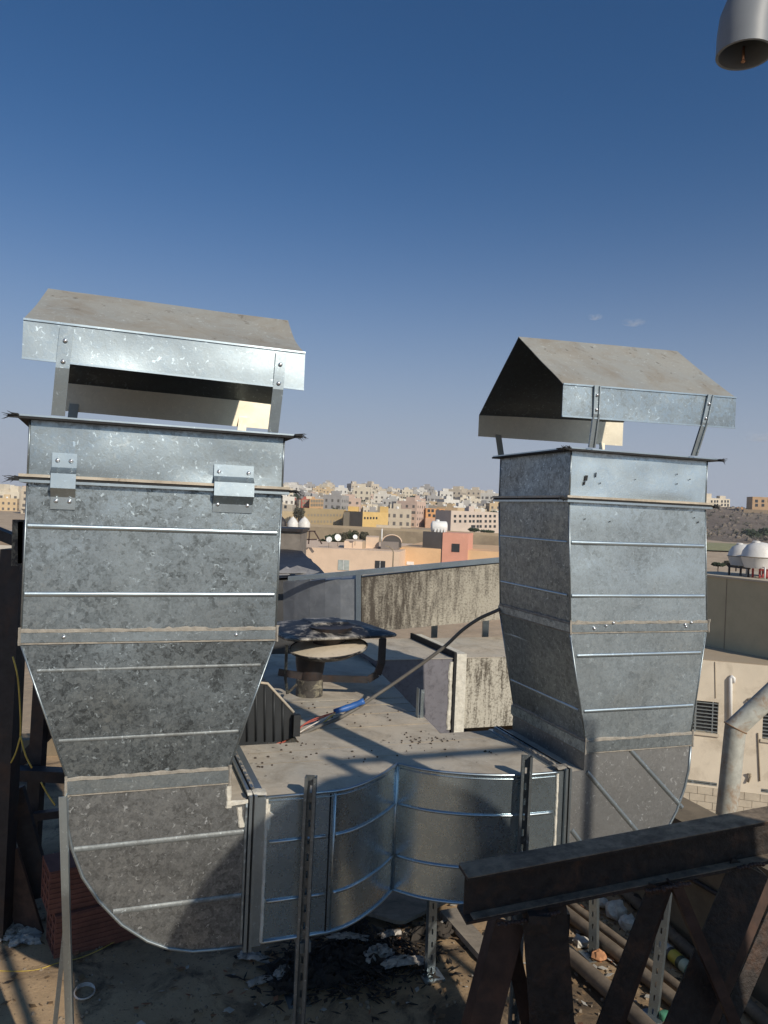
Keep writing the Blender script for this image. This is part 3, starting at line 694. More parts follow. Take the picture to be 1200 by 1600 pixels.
for v_ in (2.98, 3.12, 3.40, 3.62, 3.78):
    mb = MB(); u_a, u_b = (.57, 1.70) if v_ < 3.2 else (.82, 1.47 + .118 * (v_ - 3.3)); mb.tube([(u_a, v_, ZT + .0015), (u_b, v_, ZT + .0015)], .0022, 6); mb.build('top_crease', CREASE, T, D, True)
# droppings and debris on the top
rg = random.Random(5); mb = MB()
for (cx, cy, n, sp) in ((660, 1158, 26, .07), (640, 1160, 12, .05), (565, 1185, 10, .06), (430, 1205, 10, .05), (605, 1120, 18, .15), (740, 1190, 16, .12), (500, 1112, 20, .15), (840, 1183, 10, .05), (450, 1175, 14, .1)):
    c0 = onZ(cx, cy, ZT)
    for i in range(n):
        p = c0 + Vector((rg.gauss(0, sp), rg.gauss(0, sp * .8), .004)); s_ = rg.uniform(.0015, .006) * (1 if n < 20 else .8)
        if not (.56 < p.x < 1.7 and 2.9 < p.y < 4.6) or (p.y > 3.22 and p.x > 1.44): continue
        mb.lathe(p, [(s_ * 1.2, -.002), (s_, .002), (s_ * .3, .004)], 5)
mb.build('grit_on_top', mat_plain('grit', (.06, .045, .035), .95), T, D)['kind'] = 'stuff'

# ------------------------------------------------------------------ strut posts
def channel(t, p0, p1, w=.041, d=.032, rot=0, mat=None, slot=True, name='channel'):
    """slotted C-channel from p0 to p1: slotted web, two flanges with lips"""
    p0, p1 = Vector(p0), Vector(p1); ax = (p1 - p0); Ln = ax.length; ax.normalize()
    r = Matrix.Rotation(rot, 3, 'Z'); a = r @ Vector((1, 0, 0)); b = r @ Vector((0, 1, 0)); th = .003
    mb = MB()
    def seg(z0, z1, a0, a1, b0, b1):
        c = p0 + ax * ((z0 + z1) / 2) + a * ((a0 + a1) / 2) + b * ((b0 + b1) / 2)
        mb.obox(c, a * (a1 - a0) / 2, b * (b1 - b0) / 2, ax * (z1 - z0) / 2)
    h = w / 2
    seg(0, Ln, -h, -h + th, th, d); seg(0, Ln, h - th, h, th, d)
    seg(0, Ln, -h + th, -h + .010, d - th, d); seg(0, Ln, h - .010, h - th, d - th, d)
    seg(0, Ln, -h, -.004, 0, th); seg(0, Ln, .004, h, 0, th)
    z = .012
    seg(0, z, -.004, .004, 0, th)
    while z < Ln:
        z2 = z + .026; seg(z2, min(z2 + .034, Ln), -.004, .004, 0, th); z = z2 + .034
        if z + .06 > Ln: seg(z, Ln, -.004, .004, 0, th); break
    return mb.build(name, mat or G_STRUT, t, D)
def plate_foot(t, p):
    mb = MB(); mb.box((p[0] - .05, p[1] - .05, FLOOR - .004), (p[0] + .05, p[1] + .05, FLOOR + .006)); mb.build('base_plate', G_STRUT, t, D)
gp = 'slotted strut posts carrying the tee duct'
for lab, p1, p0, rot in (
    ('tall slotted zinc strut post at the left wing of the tee duct, nearest the camera', (.700, 2.622, -.936), (.690, 2.622, FLOOR), R(158)),
    ('slotted zinc strut post at the right curved wing, its foot hidden by the dark beam', (1.562, 2.626, -.923), (1.550, 2.626, FLOOR), R(158)),
    ('thin strut post in shadow behind the left wing beside white rags', (.845, 3.26, -1.52), (.850, 3.26, FLOOR), R(180)),
    ('strut post in shadow below the cusp of the tee duct', (1.48, 3.27, -1.52), (1.487, 3.27, FLOOR), R(0)),
    ('short sunlit strut post under the right boot, seen below the dark beam', (2.31, 3.22, -1.52), (2.325, 3.205, FLOOR), R(-58)),
    ('sunlit slotted strut post under the right boot, between the truss diagonals', (2.33, 2.70, -1.45), (2.305, 2.735, FLOOR), R(-58))):
    t = thing('strut_post', lab, 'strut post', (p0[0], p0[1], FLOOR), D, gp); channel(t, p0, p1, rot=rot, mat=G_POST if rot > 2 else None); plate_foot(t, p0)
# cross rails under the duct
for lab, u, v0, v1 in (('zinc cross rail under the left wing of the tee duct', .70, 2.61, 3.26), ('zinc cross rail under the right wing of the tee duct', 1.52, 2.61, 3.27), ('zinc cross rail under the right boot', 2.28, 2.72, 3.20)):
    mb = MB(); mb.box((u - .02, v0, ZB - .045), (u + .02, v1, ZB - .010)); tag(mb.build('cross_rail', G_STRUT, None, D), lab, 'rail')
# bright angle at far left
t = thing('angle_post', 'bright zinc angle post at the left edge of the left boot, splitting in two below', 'angle post', (-.08, 2.56, FLOOR), D)
a1 = onV(98, 1245, 2.56); b1 = onV(106, 1600, 2.56); b1 = a1 + (b1 - a1) * ((FLOOR - a1.z) / (b1.z - a1.z))
d1 = (a1 - b1).normalized(); mb = MB()
mb.obox((a1 + b1) / 2, (.006, 0, 0), (0, .0015, 0), (a1 - b1) / 2)
q0, q1 = a1 + Vector((0, 0, 0)), b1
mb.hexa([q1 + Vector(x) for x in ((-.005, 0, 0), (.016, 0, 0), (.016, .003, 0), (-.005, .003, 0))] + [q0 + Vector(x) for x in ((-.012, 0, 0), (.010, 0, 0), (.010, .003, 0), (-.012, .003, 0))])
mb.hexa([q1 + Vector(x) for x in ((.014, .003, 0), (.017, .003, 0), (.020, .03, 0), (.017, .03, 0))] + [q0 + Vector(x) for x in ((.008, .003, 0), (.010, .003, 0), (.012, .03, 0), (.010, .03, 0))])
mb.build('angle_bar', G_TRIM, t, D)
a2 = onV(102, 1450, 2.565); b2 = onV(86, 1600, 2.565); b2 = a2 + (b2 - a2) * ((FLOOR - a2.z) / (b2.z - a2.z))
mb = MB(); mb.bar(a2, b2, .014, .004, (0, 1, 0)); mb.build('side_bar', G_STRUT, t, D)

# ------------------------------------------------------------------ things behind the tee
# grey coated branch duct with streaked cladding
B = thing('branch_duct', 'low branch duct behind the tee, grey coated box joined to a streaked pale cladded box', 'duct', (2.2, 4.0, -1.5), D)
VB = 4.70; zt = onV(712, 1029, VB).z; zb = onV(729, 1137, VB).z - .004; ul = onV(590, 1034, VB).x; um = onV(708, 1030, VB).x; us = onV(727, 1030, VB).x
mb = MB(); mb.box((ul - .0, VB, zb - .12), (um, VB + .78, zt)); mb.build('grey_box', [PURPLEGREY], B, D)
mb = MB(); mb.box((ul - .02, VB - .006, zt + .001), (um, VB + .785, zt + .004)); mb.build('top_panel', G_DUST, B, D)
mb = MB(); mb.box((us, VB + .002, zb), (us + .9, VB + .78, zt - .001)); mb.build('streaked_box', STAINED2, B, D)
mb = MB(); mb.box((us, VB - .004, zt), (us + .9, VB + .785, zt + .004)); mb.build('top_panel', G_DUST, B, D)
mb = MB(); mb.box((um, VB - .02, zb - .02), (um + .016, VB + .79, zt + .045)); mb.build('joint_flange', GASKET, B, D)
mb = MB(); mb.box((um + .018, VB - .022, zb - .02), (us, VB + .79, zt + .035)); mb.build('joint_flange', CAULKW, B, D)
sealant(B, (um - .012, VB - .003, zb), (um - .012, VB - .003, zt - .02), .034, (0, -1, 0), CAULKW, .006, seed=2, rag=.9, updir=(1, 0, 0))
t = thing('angle_stub', 'short zinc angle standing at the right edge of the dusty trunk duct', 'angle bar', (1.55, 3.6, ZT), D)
p = onV(656, 1130, 3.5); q = onV(656, 1076, 3.5); mb = MB(); mb.box((p.x - .012, 3.5, p.z - .15), (p.x - .009, 3.53, q.z)); mb.box((p.x + .0, 3.5, p.z - .15), (p.x + .018, 3.503, q.z - .006)); mb.build('angle_bar', G_STRUT, t, D)
# high stained duct
H = thing('stained_duct', 'long rectangular duct with grey elbow end and black mould streaks on pale cladding', 'duct', toD(onY(600, 985, 6.0)), D)
def slab(x0, yt0, yb0, x1, yt1, yb1, Y, dep, nm, mat, root, dy=0):
    a, b, c, d = onY(x0, yb0, Y), onY(x1, yb1, Y), onY(x1, yt1, Y), onY(x0, yt0, Y)
    mb = MB(); mb.plate([a, b, c, d], (0, dep, 0)); return mb.build(nm, mat, root)
slab(565, 903, 989, 850, 873, 961, 6.0, .55, 'cladded_section', STAINED, H)
slab(556, 899, 988, 564, 898, 988, 5.985, .57, 'joint_flange', G_TRIM, H)
mb = MB()
for i in range(7):
    x0, x1 = 556 - i * 24, 556 - (i + 1) * 24; Ya, Yb = 6.0 + .012 * i * i, 6.0 + .012 * (i + 1) ** 2
    a, b, c, d = onY(x1, 990, Yb), onY(x0, 990, Ya), onY(x0, 905, Ya), onY(x1, 905 + 1.0 * (i + 1), Yb); mb.plate([a, b, c, d], (0, .5, 0))
mb.build('elbow_section', GREYDUCT, H)
slab(450, 901, 908, 770, 872, 880, 5.985, .03, 'top_flange', G_TRIM, H); slab(770, 872, 880, 850, 865, 873, 5.985, .03, 'top_flange', G_TRIM, H)
a = onY(565, 903, 6.0); b = onY(850, 873, 6.0); mb = MB(); mb.plate([a + Vector((0, .03, .004)), b + Vector((0, .03, .004)), b + Vector((0, .56, .004)), a + Vector((0, .56, .004))], (0, 0, .003)); mb.build('top_panel', G_DUST, H)
for k in range(3):
    x = 600 + 80 * k; Yq = 6.3
    mb = MB(); p = onY(x, 960, Yq); mb.box((p.x - .025, Yq, FLOOR), (p.x + .025, Yq + .05, p.z)); mb.build('support_leg', G_STRUT, H)
# black tarp covered flat box with brown box on it
t = thing('tarp_covered_box', 'black tarp covered box roof with crumpled sheet scraps behind the left stack', 'roof box', (-.9, 7.4, FLOOR))
A0, A1, A2, A3 = onY(380, 905, 6.25), onY(509, 897, 6.25), onY(470, 860, 9.0), onY(380, 858, 9.0)
mb = MB(); vs = []
for j in range(13):
    for i in range(13):
        p = (A0.lerp(A1, i / 12)).lerp(A3.lerp(A2, i / 12), j / 12); vs.append(p + Vector((0, 0, .02 * mnoise.noise(p * 3))))
mb.add(vs, [(j * 13 + i, j * 13 + i + 1, (j + 1) * 13 + i + 1, (j + 1) * 13 + i) for j in range(12) for i in range(12)]); mb.build('tarp', TARP, t, W, True)
mb = MB(); mb.plate([A0 + Vector((0, .02, -.03)), A1 + Vector((-.02, .02, -.03)), A2 + Vector((-.02, 0, -.03)), A3 + Vector((0, 0, -.03))], (0, 0, -1.55)); mb.build('box_body', mat_plain('dark_grey_box', (.06, .06, .06), .8), t)
mb = MB()
for (x, y, s1, an) in ((462, 897, .16, .5), (480, 899, .10, -.4), (445, 900, .10, .9)):
    p = onY(x, y, 6.35); mb.plate([p + Vector((-s1, 0, 0)), p + Vector((s1 * .3, -.02, .01)), p + Vector((s1, .12, .02)), p + Vector((0, .1, .05 + .02 * an))], (0, 0, .004))
mb.build('sheet_scrap', mat_plain('scrap_sheet', (.30, .29, .28), .6, .2), t)
t = thing('brown_roof_box', 'grey brown flat topped box standing behind the black tarp', 'box', onY(440, 858, 9.1))
a, b = onY(360, 860, 9.1), onY(468, 860, 9.1); z1 = onY(468, 831, 9.1).z
mb = MB(); mb.box((a.x, 9.1, a.z - .6), (b.x, 9.9, z1)); mb.build('box_body', mat_plain('greybrown_sheet', (.20, .175, .15), .8), t)
mb = MB(); mb.box((a.x, 9.06, z1), (b.x + .03, 9.95, z1 + .035)); mb.build('lid', BLACKST, t)
# ribbed duct end left of the trunk, its shade painted near-black
t = thing('ribbed_duct_end', 'ribbed metal transition painted dark for its shade, sloping down behind the left taper', 'duct', (.6, 3.4, ZT), D)
pts = [onV(350, 1168, 3.30), onV(440, 1158, 3.30), onV(459, 1152, 3.30), onV(459, 1113, 3.30), onV(418, 1068, 3.30), onV(350, 1060, 3.30)]
DKD = mat_plain('shade_dark_ribbed_sheet', (.022, .025, .028), .55, .2, .25, 8, .2, .004)
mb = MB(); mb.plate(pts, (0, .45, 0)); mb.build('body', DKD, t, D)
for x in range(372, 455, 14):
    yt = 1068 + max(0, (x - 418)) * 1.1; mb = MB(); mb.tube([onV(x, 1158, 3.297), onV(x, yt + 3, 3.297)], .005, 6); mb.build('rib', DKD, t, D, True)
mb = MB(); mb.tube([onV(350, 1060, 3.30), onV(418, 1068, 3.30), onV(459, 1113, 3.30)], .006, 6); mb.build('edge_trim', G_DUST, t, D, True)
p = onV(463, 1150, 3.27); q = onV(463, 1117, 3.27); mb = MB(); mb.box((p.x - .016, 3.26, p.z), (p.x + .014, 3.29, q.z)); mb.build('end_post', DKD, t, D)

# mushroom cowl on the trunk
K = thing('mushroom_cowl', 'black mushroom vent cowl with flaking paint and cream inner dish on the trunk duct', 'vent cowl', toD(onY(483, 1083, 4.15)), D)
c = toD(onY(483, 1083, 4.15)); c.z = ZT + .004; s_ = 4.15 / 1200
mb = MB(); mb.lathe(c, [(21 * s_, 0), (21 * s_, .085), (19.5 * s_, .09)], 24); mb.build('neck', PEEL2, K, D, True, auto=40)
mb = MB(); mb.lathe(c + Vector((0, 0, .09)), [(19 * s_, 0), (23 * s_, .09), (24 * s_, .16)], 24); mb.build('motor_drum', BLACKST, K, D, True, auto=40)
dc = toD(onY(513, 1009, 4.15)); tl = Matrix.Rotation(R(-6), 3, 'Y') @ Matrix.Rotation(R(5), 3, 'X')
mb = MB(); mb.lathe(dc, [(42 * s_, -.045), (61 * s_, -.012), (62 * s_, -.004), (60 * s_, 0), (59 * s_, -.004)], 36, tl); mb.build('dish_rim', PEEL, K, D, True, auto=50)
mb = MB(); mb.lathe(dc, [(59 * s_, -.004), (40 * s_, .008), (24 * s_, .016)], 36, tl); mb.build('inner_dish', CREAM, K, D, True, auto=50)
mb = MB(); mb.lathe(dc + Vector((.01, .03, .012)), [(24 * s_, -.01), (36 * s_, .09)], 28); mb.build('motor_drum', BLACKST, K, D, True, auto=50)
# square pyramid hood, rounded corners
hc = toD(onY(508, 985, 4.3)); hw = 92 * s_; rotm = Matrix.Rotation(R(8), 3, 'Z')
def hood_ring(w, z, rnd=.16):
    out = []
    for kx, ky in ((1, -1), (1, 1), (-1, 1), (-1, -1)):
        cx, cy = kx * w * (1 - rnd), ky * w * (1 - rnd) * .85; a0 = math.atan2(ky, kx) - R(45)
        for i in range(4): a = a0 + R(30) * i; out.append(hc + rotm @ Vector((cx + math.cos(a) * w * rnd, cy + math.sin(a) * w * rnd, z)))
    return out
mb = MB(); rings = [hood_ring(hw * .97, -.004), hood_ring(hw, .0), hood_ring(hw * .985, .012), hood_ring(hw * .62, .034), hood_ring(hw * .36, .050), hood_ring(hw * .33, .058), hood_ring(hw * .1, .060)]
vs = [p for r_ in rings for p in r_]; fs = []
for j in range(len(rings) - 1):
    for i in range(16): fs.append((j * 16 + i, j * 16 + (i + 1) % 16, (j + 1) * 16 + (i + 1) % 16, (j + 1) * 16 + i))
fs += [tuple(range(16))[::-1], tuple(range(96, 112))]
mb.add(vs, fs); mb.build('cowl_top', PEEL, K, D, True, auto=25)
mb = MB(); mb.tube([p + Vector((0, 0, .004)) for p in rings[1] + [rings[1][0]]], .008, 6); mb.build('rim', PEEL, K, D, True)
for path, w, h, m, nm in (([(448, 1008), (446, 1060), (449, 1083)], .014, .010, PEEL2, 'stay'), ([(598, 998), (596, 1035), (590, 1053), (575, 1062), (505, 1060)], .040, .012, BLACKST, 'stay'), ([(449, 1083), (463, 1070)], .012, .008, PEEL2, 'stay'), ([(435, 1050), (470, 1056)], .03, .012, BLACKST, 'stay')):
    mb = MB()
    pp = [toD(onY(x, y, 4.02 if path[0][0] < 470 else 4.15)) for x, y in path]
    for a, b in zip(pp, pp[1:]): mb.bar(a, b + (b - a) * .05, w if abs((b - a).z) > .04 else .012, h if abs((b - a).z) > .04 else .036, (0, 1, 0) if abs((b - a).z) > .04 else (0, 0, 1))
    mb.build(nm, m, K, D)

# power cable with taped joint
t = thing('power_cable', 'grey cable with blue taped joint and bare coloured wires hanging from right stack to trunk', 'cable', toD(onY(565, 1100, 3.7)), D)
path = [(785, 950, 3.62), (772, 956, 3.62), (748, 967, 3.64), (722, 985, 3.66), (695, 1010, 3.68), (655, 1040, 3.70), (612, 1070, 3.70), (585, 1088, 3.68), (560, 1105, 3.66), (530, 1122, 3.60), (500, 1134, 3.52), (470, 1148, 3.44)]
pp = smooth_curve([tuple(toD(onY(*a))) for a in path], 5)
mb = MB(); mb.tube(pp, .0085, 8); mb.build('cable_sheath', CABLE, t, D, True)
tp = [tuple(toD(onY(*a)) + Vector((0, 0, .006))) for a in ((569, 1097, 3.64), (548, 1106, 3.63), (522, 1114, 3.60))]
mb = MB(); mb.tube(smooth_curve(tp, 4), [.014, .015, .013, .015, .014, .016, .014, .013, .012], 10); mb.build('blue_tape', BLUETAPE, t, D, True)
for k, (m, o1, o2) in enumerate(((REDW, (0, -4), (-2, -5)), (YELW, (4, 6), (4, 6)), (WHTW, (2, 1), (2, 1)), (REDW, (-4, 0), (-6, -2)))):
    wp = [tuple(toD(onY(x + dx, y + dy, Y))) for (x, y, Y), (dx, dy) in zip(((524, 1113, 3.59), (500, 1124, 3.56), (478, 1136, 3.50), (450, 1156, 3.40), (422, 1166, 3.34)), ((0, 0), o1, o2, (k, -k), (0, 0)))]
    mb = MB(); mb.tube(smooth_curve(wp, 5), .0030, 6); mb.build('core_wire', m, t, D, True)

# ------------------------------------------------------------------ black steel frame at the far left
t = thing('black_steel_frame', 'black steel stand of posts and rails at the far left edge behind the left stack', 'steel frame', onY(20, 1440, 3.8))
def rail(x0, y0, Y0, x1, y1, Y1, w, h, nm, m=BLACKST, up=(0, 1, 0)):
    mb = MB(); mb.bar(onY(x0, y0, Y0), onY(x1, y1, Y1), w, h, up); return mb.build(nm, m, t)
rail(24, 858, 3.75, -5, 1480, 3.75, .10, .10, 'post')
rail(66, 1060, 4.3, 44, 1440, 4.3, .07, .07, 'post')
rail(-40, 1205, 4.2, 115, 1212, 4.2, .085, .06, 'rail', up=(0, 0, 1)); rail(8, 1215, 4.35, 120, 1100, 4.35, .06, .06, 'brace')
rail(-40, 1288, 4.2, 110, 1268, 4.2, .04, .05, 'rail'); rail(22, 1232, 3.9, 68, 1400, 3.9, .10, .03, 'brace')
rail(10, 1330, 3.8, 52, 1470, 3.8, .12, .02, 'brace', RUSTST)
rail(-30, 822, 3.78, 30, 846, 3.78, .05, .07, 'top_plate'); rail(30, 812, 3.6, 28, 884, 3.6, .05, .03, 'bracket', PEEL2)
rail(36, 880, 3.6, 36, 815, 3.6, .035, .03, 'bracket', BLACKST)
t = thing('loose_wire', 'thin yellow wire hanging from the black frame at the far left', 'wire', onY(30, 1240, 3.7))
for pts in ([(20, 1026, 3.65), (28, 1060, 3.65), (32, 1120, 3.66), (32, 1150, 3.66)], [(32, 1150, 3.66), (40, 1180, 3.66), (50, 1200, 3.66)], [(32, 1150, 3.66), (25, 1175, 3.66), (17, 1192, 3.66)], [(64, 1222, 3.7), (74, 1240, 3.7), (86, 1258, 3.7)]):
    mb = MB(); mb.tube(smooth_curve([tuple(onY(*a)) for a in pts], 4), .0042, 6); mb.build('wire_strand', YELW, t, W, True)
# white fence pieces far left
# ------------------------------------------------------------------ foreground truss
t = thing('steel_truss', 'dark steel beam on angle iron diagonals in the foreground at lower right', 'steel truss', (1.2, 2.0, FLOOR))
TL = onY(731, 1373, 2.10); TR = onY(1200, 1284, 2.28); TE = TL + (TR - TL) * 1.5
BL = onY(737, 1444, 2.10); hgt = TL.z - BL.z
dr = (TE - TL).normalized(); bk = Vector((-dr.y, dr.x, 0)).normalized()
fl = .085
def prism(a, b, w0, w1, z0, z1, nm, m):   # along the beam, across bk from w0 to w1
    mb = MB(); A, Bq = a, b
    mb.hexa([A + bk * w0 + Vector((0, 0, z0)), Bq + bk * w0 + Vector((0, 0, z0)), Bq + bk * w1 + Vector((0, 0, z0)), A + bk * w1 + Vector((0, 0, z0)),
             A + bk * w0 + Vector((0, 0, z1)), Bq + bk * w0 + Vector((0, 0, z1)), Bq + bk * w1 + Vector((0, 0, z1)), A + bk * w1 + Vector((0, 0, z1))]); return mb.build(nm, m, t)
prism(TL, TE, 0, fl, -.008, 0, 'top_flange', BEAMST); prism(TL, TE, -.002, fl + .001, .0005, .003, 'dust_layer', BEAMTOP)
prism(TL + dr * .003, TE, .030, .038, -hgt + .008, -.008, 'web', BEAMST)
prism(TL, TE, -.006, fl, -hgt, -hgt + .008, 'bottom_flange', BEAMST); prism(TL + dr * .02, TE, -.004, .0295, -hgt + .0085, -hgt + .011, 'dust_layer', BEAMTOP)
def angle(x0, y0, Y0, x1, y1, Y1, w, nm='diagonal', m=BEAMST, deep=.05, side=1):
    p0, p1 = onY(x0, y0, Y0), onY(x1, y1, Y1); ext = (FLOOR - p1.z) / (p1.z - p0.z); p1 = p1 + (p1 - p0) * ext
    d = (p1 - p0).normalized(); s = d.cross(Vector((0, 1, 0))).normalized(); mb = MB()
    mb.obox((p0 + p1) / 2, (p1 - p0) / 2, s * w / 2, Vector((0, .003, 0)))
    mb.obox((p0 + p1) / 2 + s * side * (w / 2 - .003) + Vector((0, deep / 2, 0)), (p1 - p0) / 2, s * .003, Vector((0, deep / 2, 0))); mb.build(nm, m, t)
angle(850, 1415, 2.16, 864, 1620, 2.16, .125, 'column', BEAMST, .12, 1)
angle(798, 1440, 2.22, 752, 1620, 2.2, .085, 'column', RUSTST, .09, -1)
angle(792, 1440, 2.3, 830, 1620, 2.3, .045, 'column', RUSTST, .05, 1)
for wx, wy, wY in ((800, 1440, 2.12), (850, 1428, 2.12), (1030, 1388, 2.18), (1056, 1384, 2.18), (1172, 1352, 2.25)):
    q = onY(wx, wy, wY); mb = MB(); rgw = random.Random(wx)
    for k in range(9): mb.lathe(q + dr * (k - 4) * .010 + Vector((0, -.004, rgw.uniform(-.003, .003))), [(.004, -.005), (.008, 0), (.004, .005)], 7)
    mb.build('weld_bead', RUSTST, t, W, True)['kind'] = 'stuff'
mb = MB(); mb.obox(onY(838, 1424, 2.15), (.03, 0, 0), (0, .05, 0), (0, 0, .012)); mb.build('gusset', BEAMST, t)
mb = MB(); q = onY(880, 1437, 2.3); mb.obox(q, (.012, 0, 0), (0, .03, 0), (0, 0, .032)); mb.build('gusset', BEAMST, t)
angle(1030, 1385, 2.2, 935, 1640, 2.2, .062, 'diagonal', BEAMST, .05, 1); angle(1044, 1385, 2.24, 955, 1640, 2.24, .026, 'diagonal', RUSTST, .04, 1)
angle(1056, 1380, 2.18, 1150, 1600, 2.18, .030, 'diagonal', RUSTST, .04, -1)
angle(1172, 1355, 2.28, 1068, 1610, 2.2, .120, 'diagonal', BEAMST, .09, 1)
angle(1206, 1375, 2.36, 1108, 1610, 2.3, .030, 'diagonal', RUSTST, .03, 1)
angle(1250, 1340, 2.45, 1120, 1640, 2.3, .055, 'diagonal', BEAMST, .05, 1)

# ------------------------------------------------------------------ vent pipe; unseen tank, pipe frame and posts shaped after the shadows they cast
t = thing('unseen_tank', 'unseen tank shaped after the round shadow it casts, right of the viewpoint', 'water tank', (1.70, -.12, FLOOR), D)
prof = [(.62, .0), (.70, .04), (.72, 1.0), (.715, 2.1)]
for i in range(1, 9): a = R(90) * i / 8; prof.append((.715 * math.cos(a) if i < 8 else .06, 2.1 + .66 * math.sin(a)))
mb = MB(); mb.lathe((1.68, -.12, FLOOR), prof, 48); mb.build('tank_body', TANKW, t, D, True, auto=40)
mb = MB(); mb.lathe((1.68, -.12, FLOOR + 2.72), [(.2, 0), (.21, .05), (.12, .09)], 24); mb.build('lid', WHITEP, t, D, True, auto=40)
Y0 = 1.737
t = thing('vent_pipe', 'grey plastic pipe with a downturned open elbow in the top right corner', 'pipe', (1.58, 1.38, FLOOR), D)
rP = .0605; mouth = toD(onY(1163, 86, Y0)); cup = mouth + Vector((.004, 0, .075)); ctr = mouth + Vector((.137, 0, .045)); path = [mouth, mouth + Vector((.0005, 0, .015)), mouth + Vector((.001, 0, .03))]
for i in range(0, 13): a_ = math.pi * (1 - i / 12); path.append(ctr + Vector((.136 * math.cos(a_), 0, .136 * math.sin(a_))))
pp = [Vector(a) for a in path]
mb = MB(); mb.tube(pp, rP, 36, False); b0 = len(mb.v); mb.tube(pp, rP * .90, 36, False)
for k in range(36): k2 = (k + 1) % 36; mb.f.append([k, k2, b0 + k2, b0 + k]); mb.mi.append(0)
mb.build('elbow', PVC, t, D, True, auto=50)
mb = MB(); q = mouth + Vector((.026, .030, .008)); mb.tube([q, q + Vector((0, 0, .034))], .003, 8); mb.lathe(q, [(.004, -.003), (.0062, 0), (.003, .003)], 8); mb.build('screw', mat_plain('screw_copper', (.55, .30, .18), .35, .7), t, D, True)
mb = MB(); mb.tube([pp[-1] + Vector((0, 0, .002)), pp[-1] + Vector((0, 0, -.06))], rP * 1.06, 24); mb.tube([pp[-1] + Vector((0, 0, -.061)), (pp[-1].x, pp[-1].y, FLOOR)], rP * .92, 24); mb.build('pipe', PVC, t, D, True, auto=50)
t = thing('unseen_pipe_frame', 'unseen pipe post with a side arm, shaped after its shadow on the ducts', 'pipe', (2.79, -.6, FLOOR), D)
mb = MB(); mb.tube([(2.787, -.6, FLOOR), (2.787, -.6, 1.12)], .024, 12); mb.build('post', PVC, t, D, True)
mb = MB(); mb.tube([(2.787, -.6, 1.12), (1.885, -.6, 1.12)], .024, 12); mb.tube([(1.90, -.6, 1.16), (1.90, -.6, 1.02)], .03, 12); mb.build('arm', PVC, t, D, True)
t = thing('unseen_posts', 'two unseen thin posts, set to throw the shadow bars on the floor at left', 'posts', (.77, 0, FLOOR), D)
for u_ in (.70, .80): mb = MB(); mb.box((u_ - .02, -.22, FLOOR), (u_ + .02, -.18, .42)); mb.build('post', BLACKST, t, D)

# ------------------------------------------------------------------ things on the roof floor
def crumple(c, sx, sy, h, seed, mat, name, label, cat, group=None, frame=D, n=18, rot=0, lift=0):
    rg = random.Random(seed); vs = []
    off = Vector((rg.uniform(0, 50), rg.uniform(0, 50), 0)); rm = Matrix.Rotation(rot, 3, 'Z')
    for j in range(n + 1):
        for i in range(n + 1):
            a, b = i / n * 2 - 1, j / n * 2 - 1
            w = 1 + .35 * mnoise.noise(Vector((a * 1.5, b * 1.5, seed)))
            e = max(0, 1 - (a * a + b * b) * .6)
            p = Vector((a * sx * w + .25 * sx * mnoise.noise(Vector((a * 3, b * 3, seed + 4))), b * sy * w + .3 * sy * mnoise.noise(Vector((a * 3, b * 3, seed + 8))), 0))
            ridg = 1 - abs(mnoise.noise(Vector((a * 2.6, b * 2.6, 0)) + off)) * 2.4
            p.z = .004 + h * e * max(0, ridg) * .8 + h * .35 * e * (1 + mnoise.noise(Vector((a * 7, b * 7, 1)) + off))
            vs.append(Vector(c) + rm @ p + Vector((0, 0, lift)))
    k = n + 1; fs = [(j * k + i, j * k + i + 1, (j + 1) * k + i + 1, (j + 1) * k + i) for j in range(n) for i in range(n)]
    N = len(vs); mb = MB(); mb.add(vs, fs); mb.add([p - Vector((0, 0, .004)) for p in vs], [f[::-1] for f in fs])
    o = mb.build(name, mat, None, frame, True); tag(o, label, cat, group); return o
def fl_(px, py): p = onZ(px, py, FLOOR); p.z = FLOOR + .006; return p
rags = [(395, 1500, .10, .035, .045, 'long curled white rag under the left joint of the tee duct', -.5), (440, 1524, .06, .045, .05, 'small bunched white rag beside the thin shaded strut', .6), (405, 1536, .07, .035, .03, 'flat white rag lying in front of the long curled one', .2),
        (545, 1474, .11, .03, .04, 'narrow white rag at the top of the black scrap pile', -.35), (590, 1500, .09, .075, .06, 'knotted white rag in the middle of the black scrap pile', .3), (628, 1514, .12, .05, .05, 'wide white rag at the right end of the black scrap pile', -.1), (610, 1468, .07, .035, .03, 'crumpled white rag under the bottom seam of the curved duct', .1),
        (18, 1462, .13, .09, .06, 'grey white plastic scrap at the left picture edge near the clay blocks', .3), (38, 1474, .09, .06, .05, 'small torn white scrap just left of the clay blocks', 0), (18, 1345, .08, .05, .05, 'white scrap lying in the dark behind the black frame', .3)]
for i, (x, y, sx, sy, h, lab, rt) in enumerate(rags): crumple(fl_(x, y), sx * .8, sy * .62, h * .6, 10 + i, CLOTH, 'rag', lab, 'rag', 'white rags and scraps on the roof floor', rot=rt, lift=.02 if 3 <= i < 7 else 0)
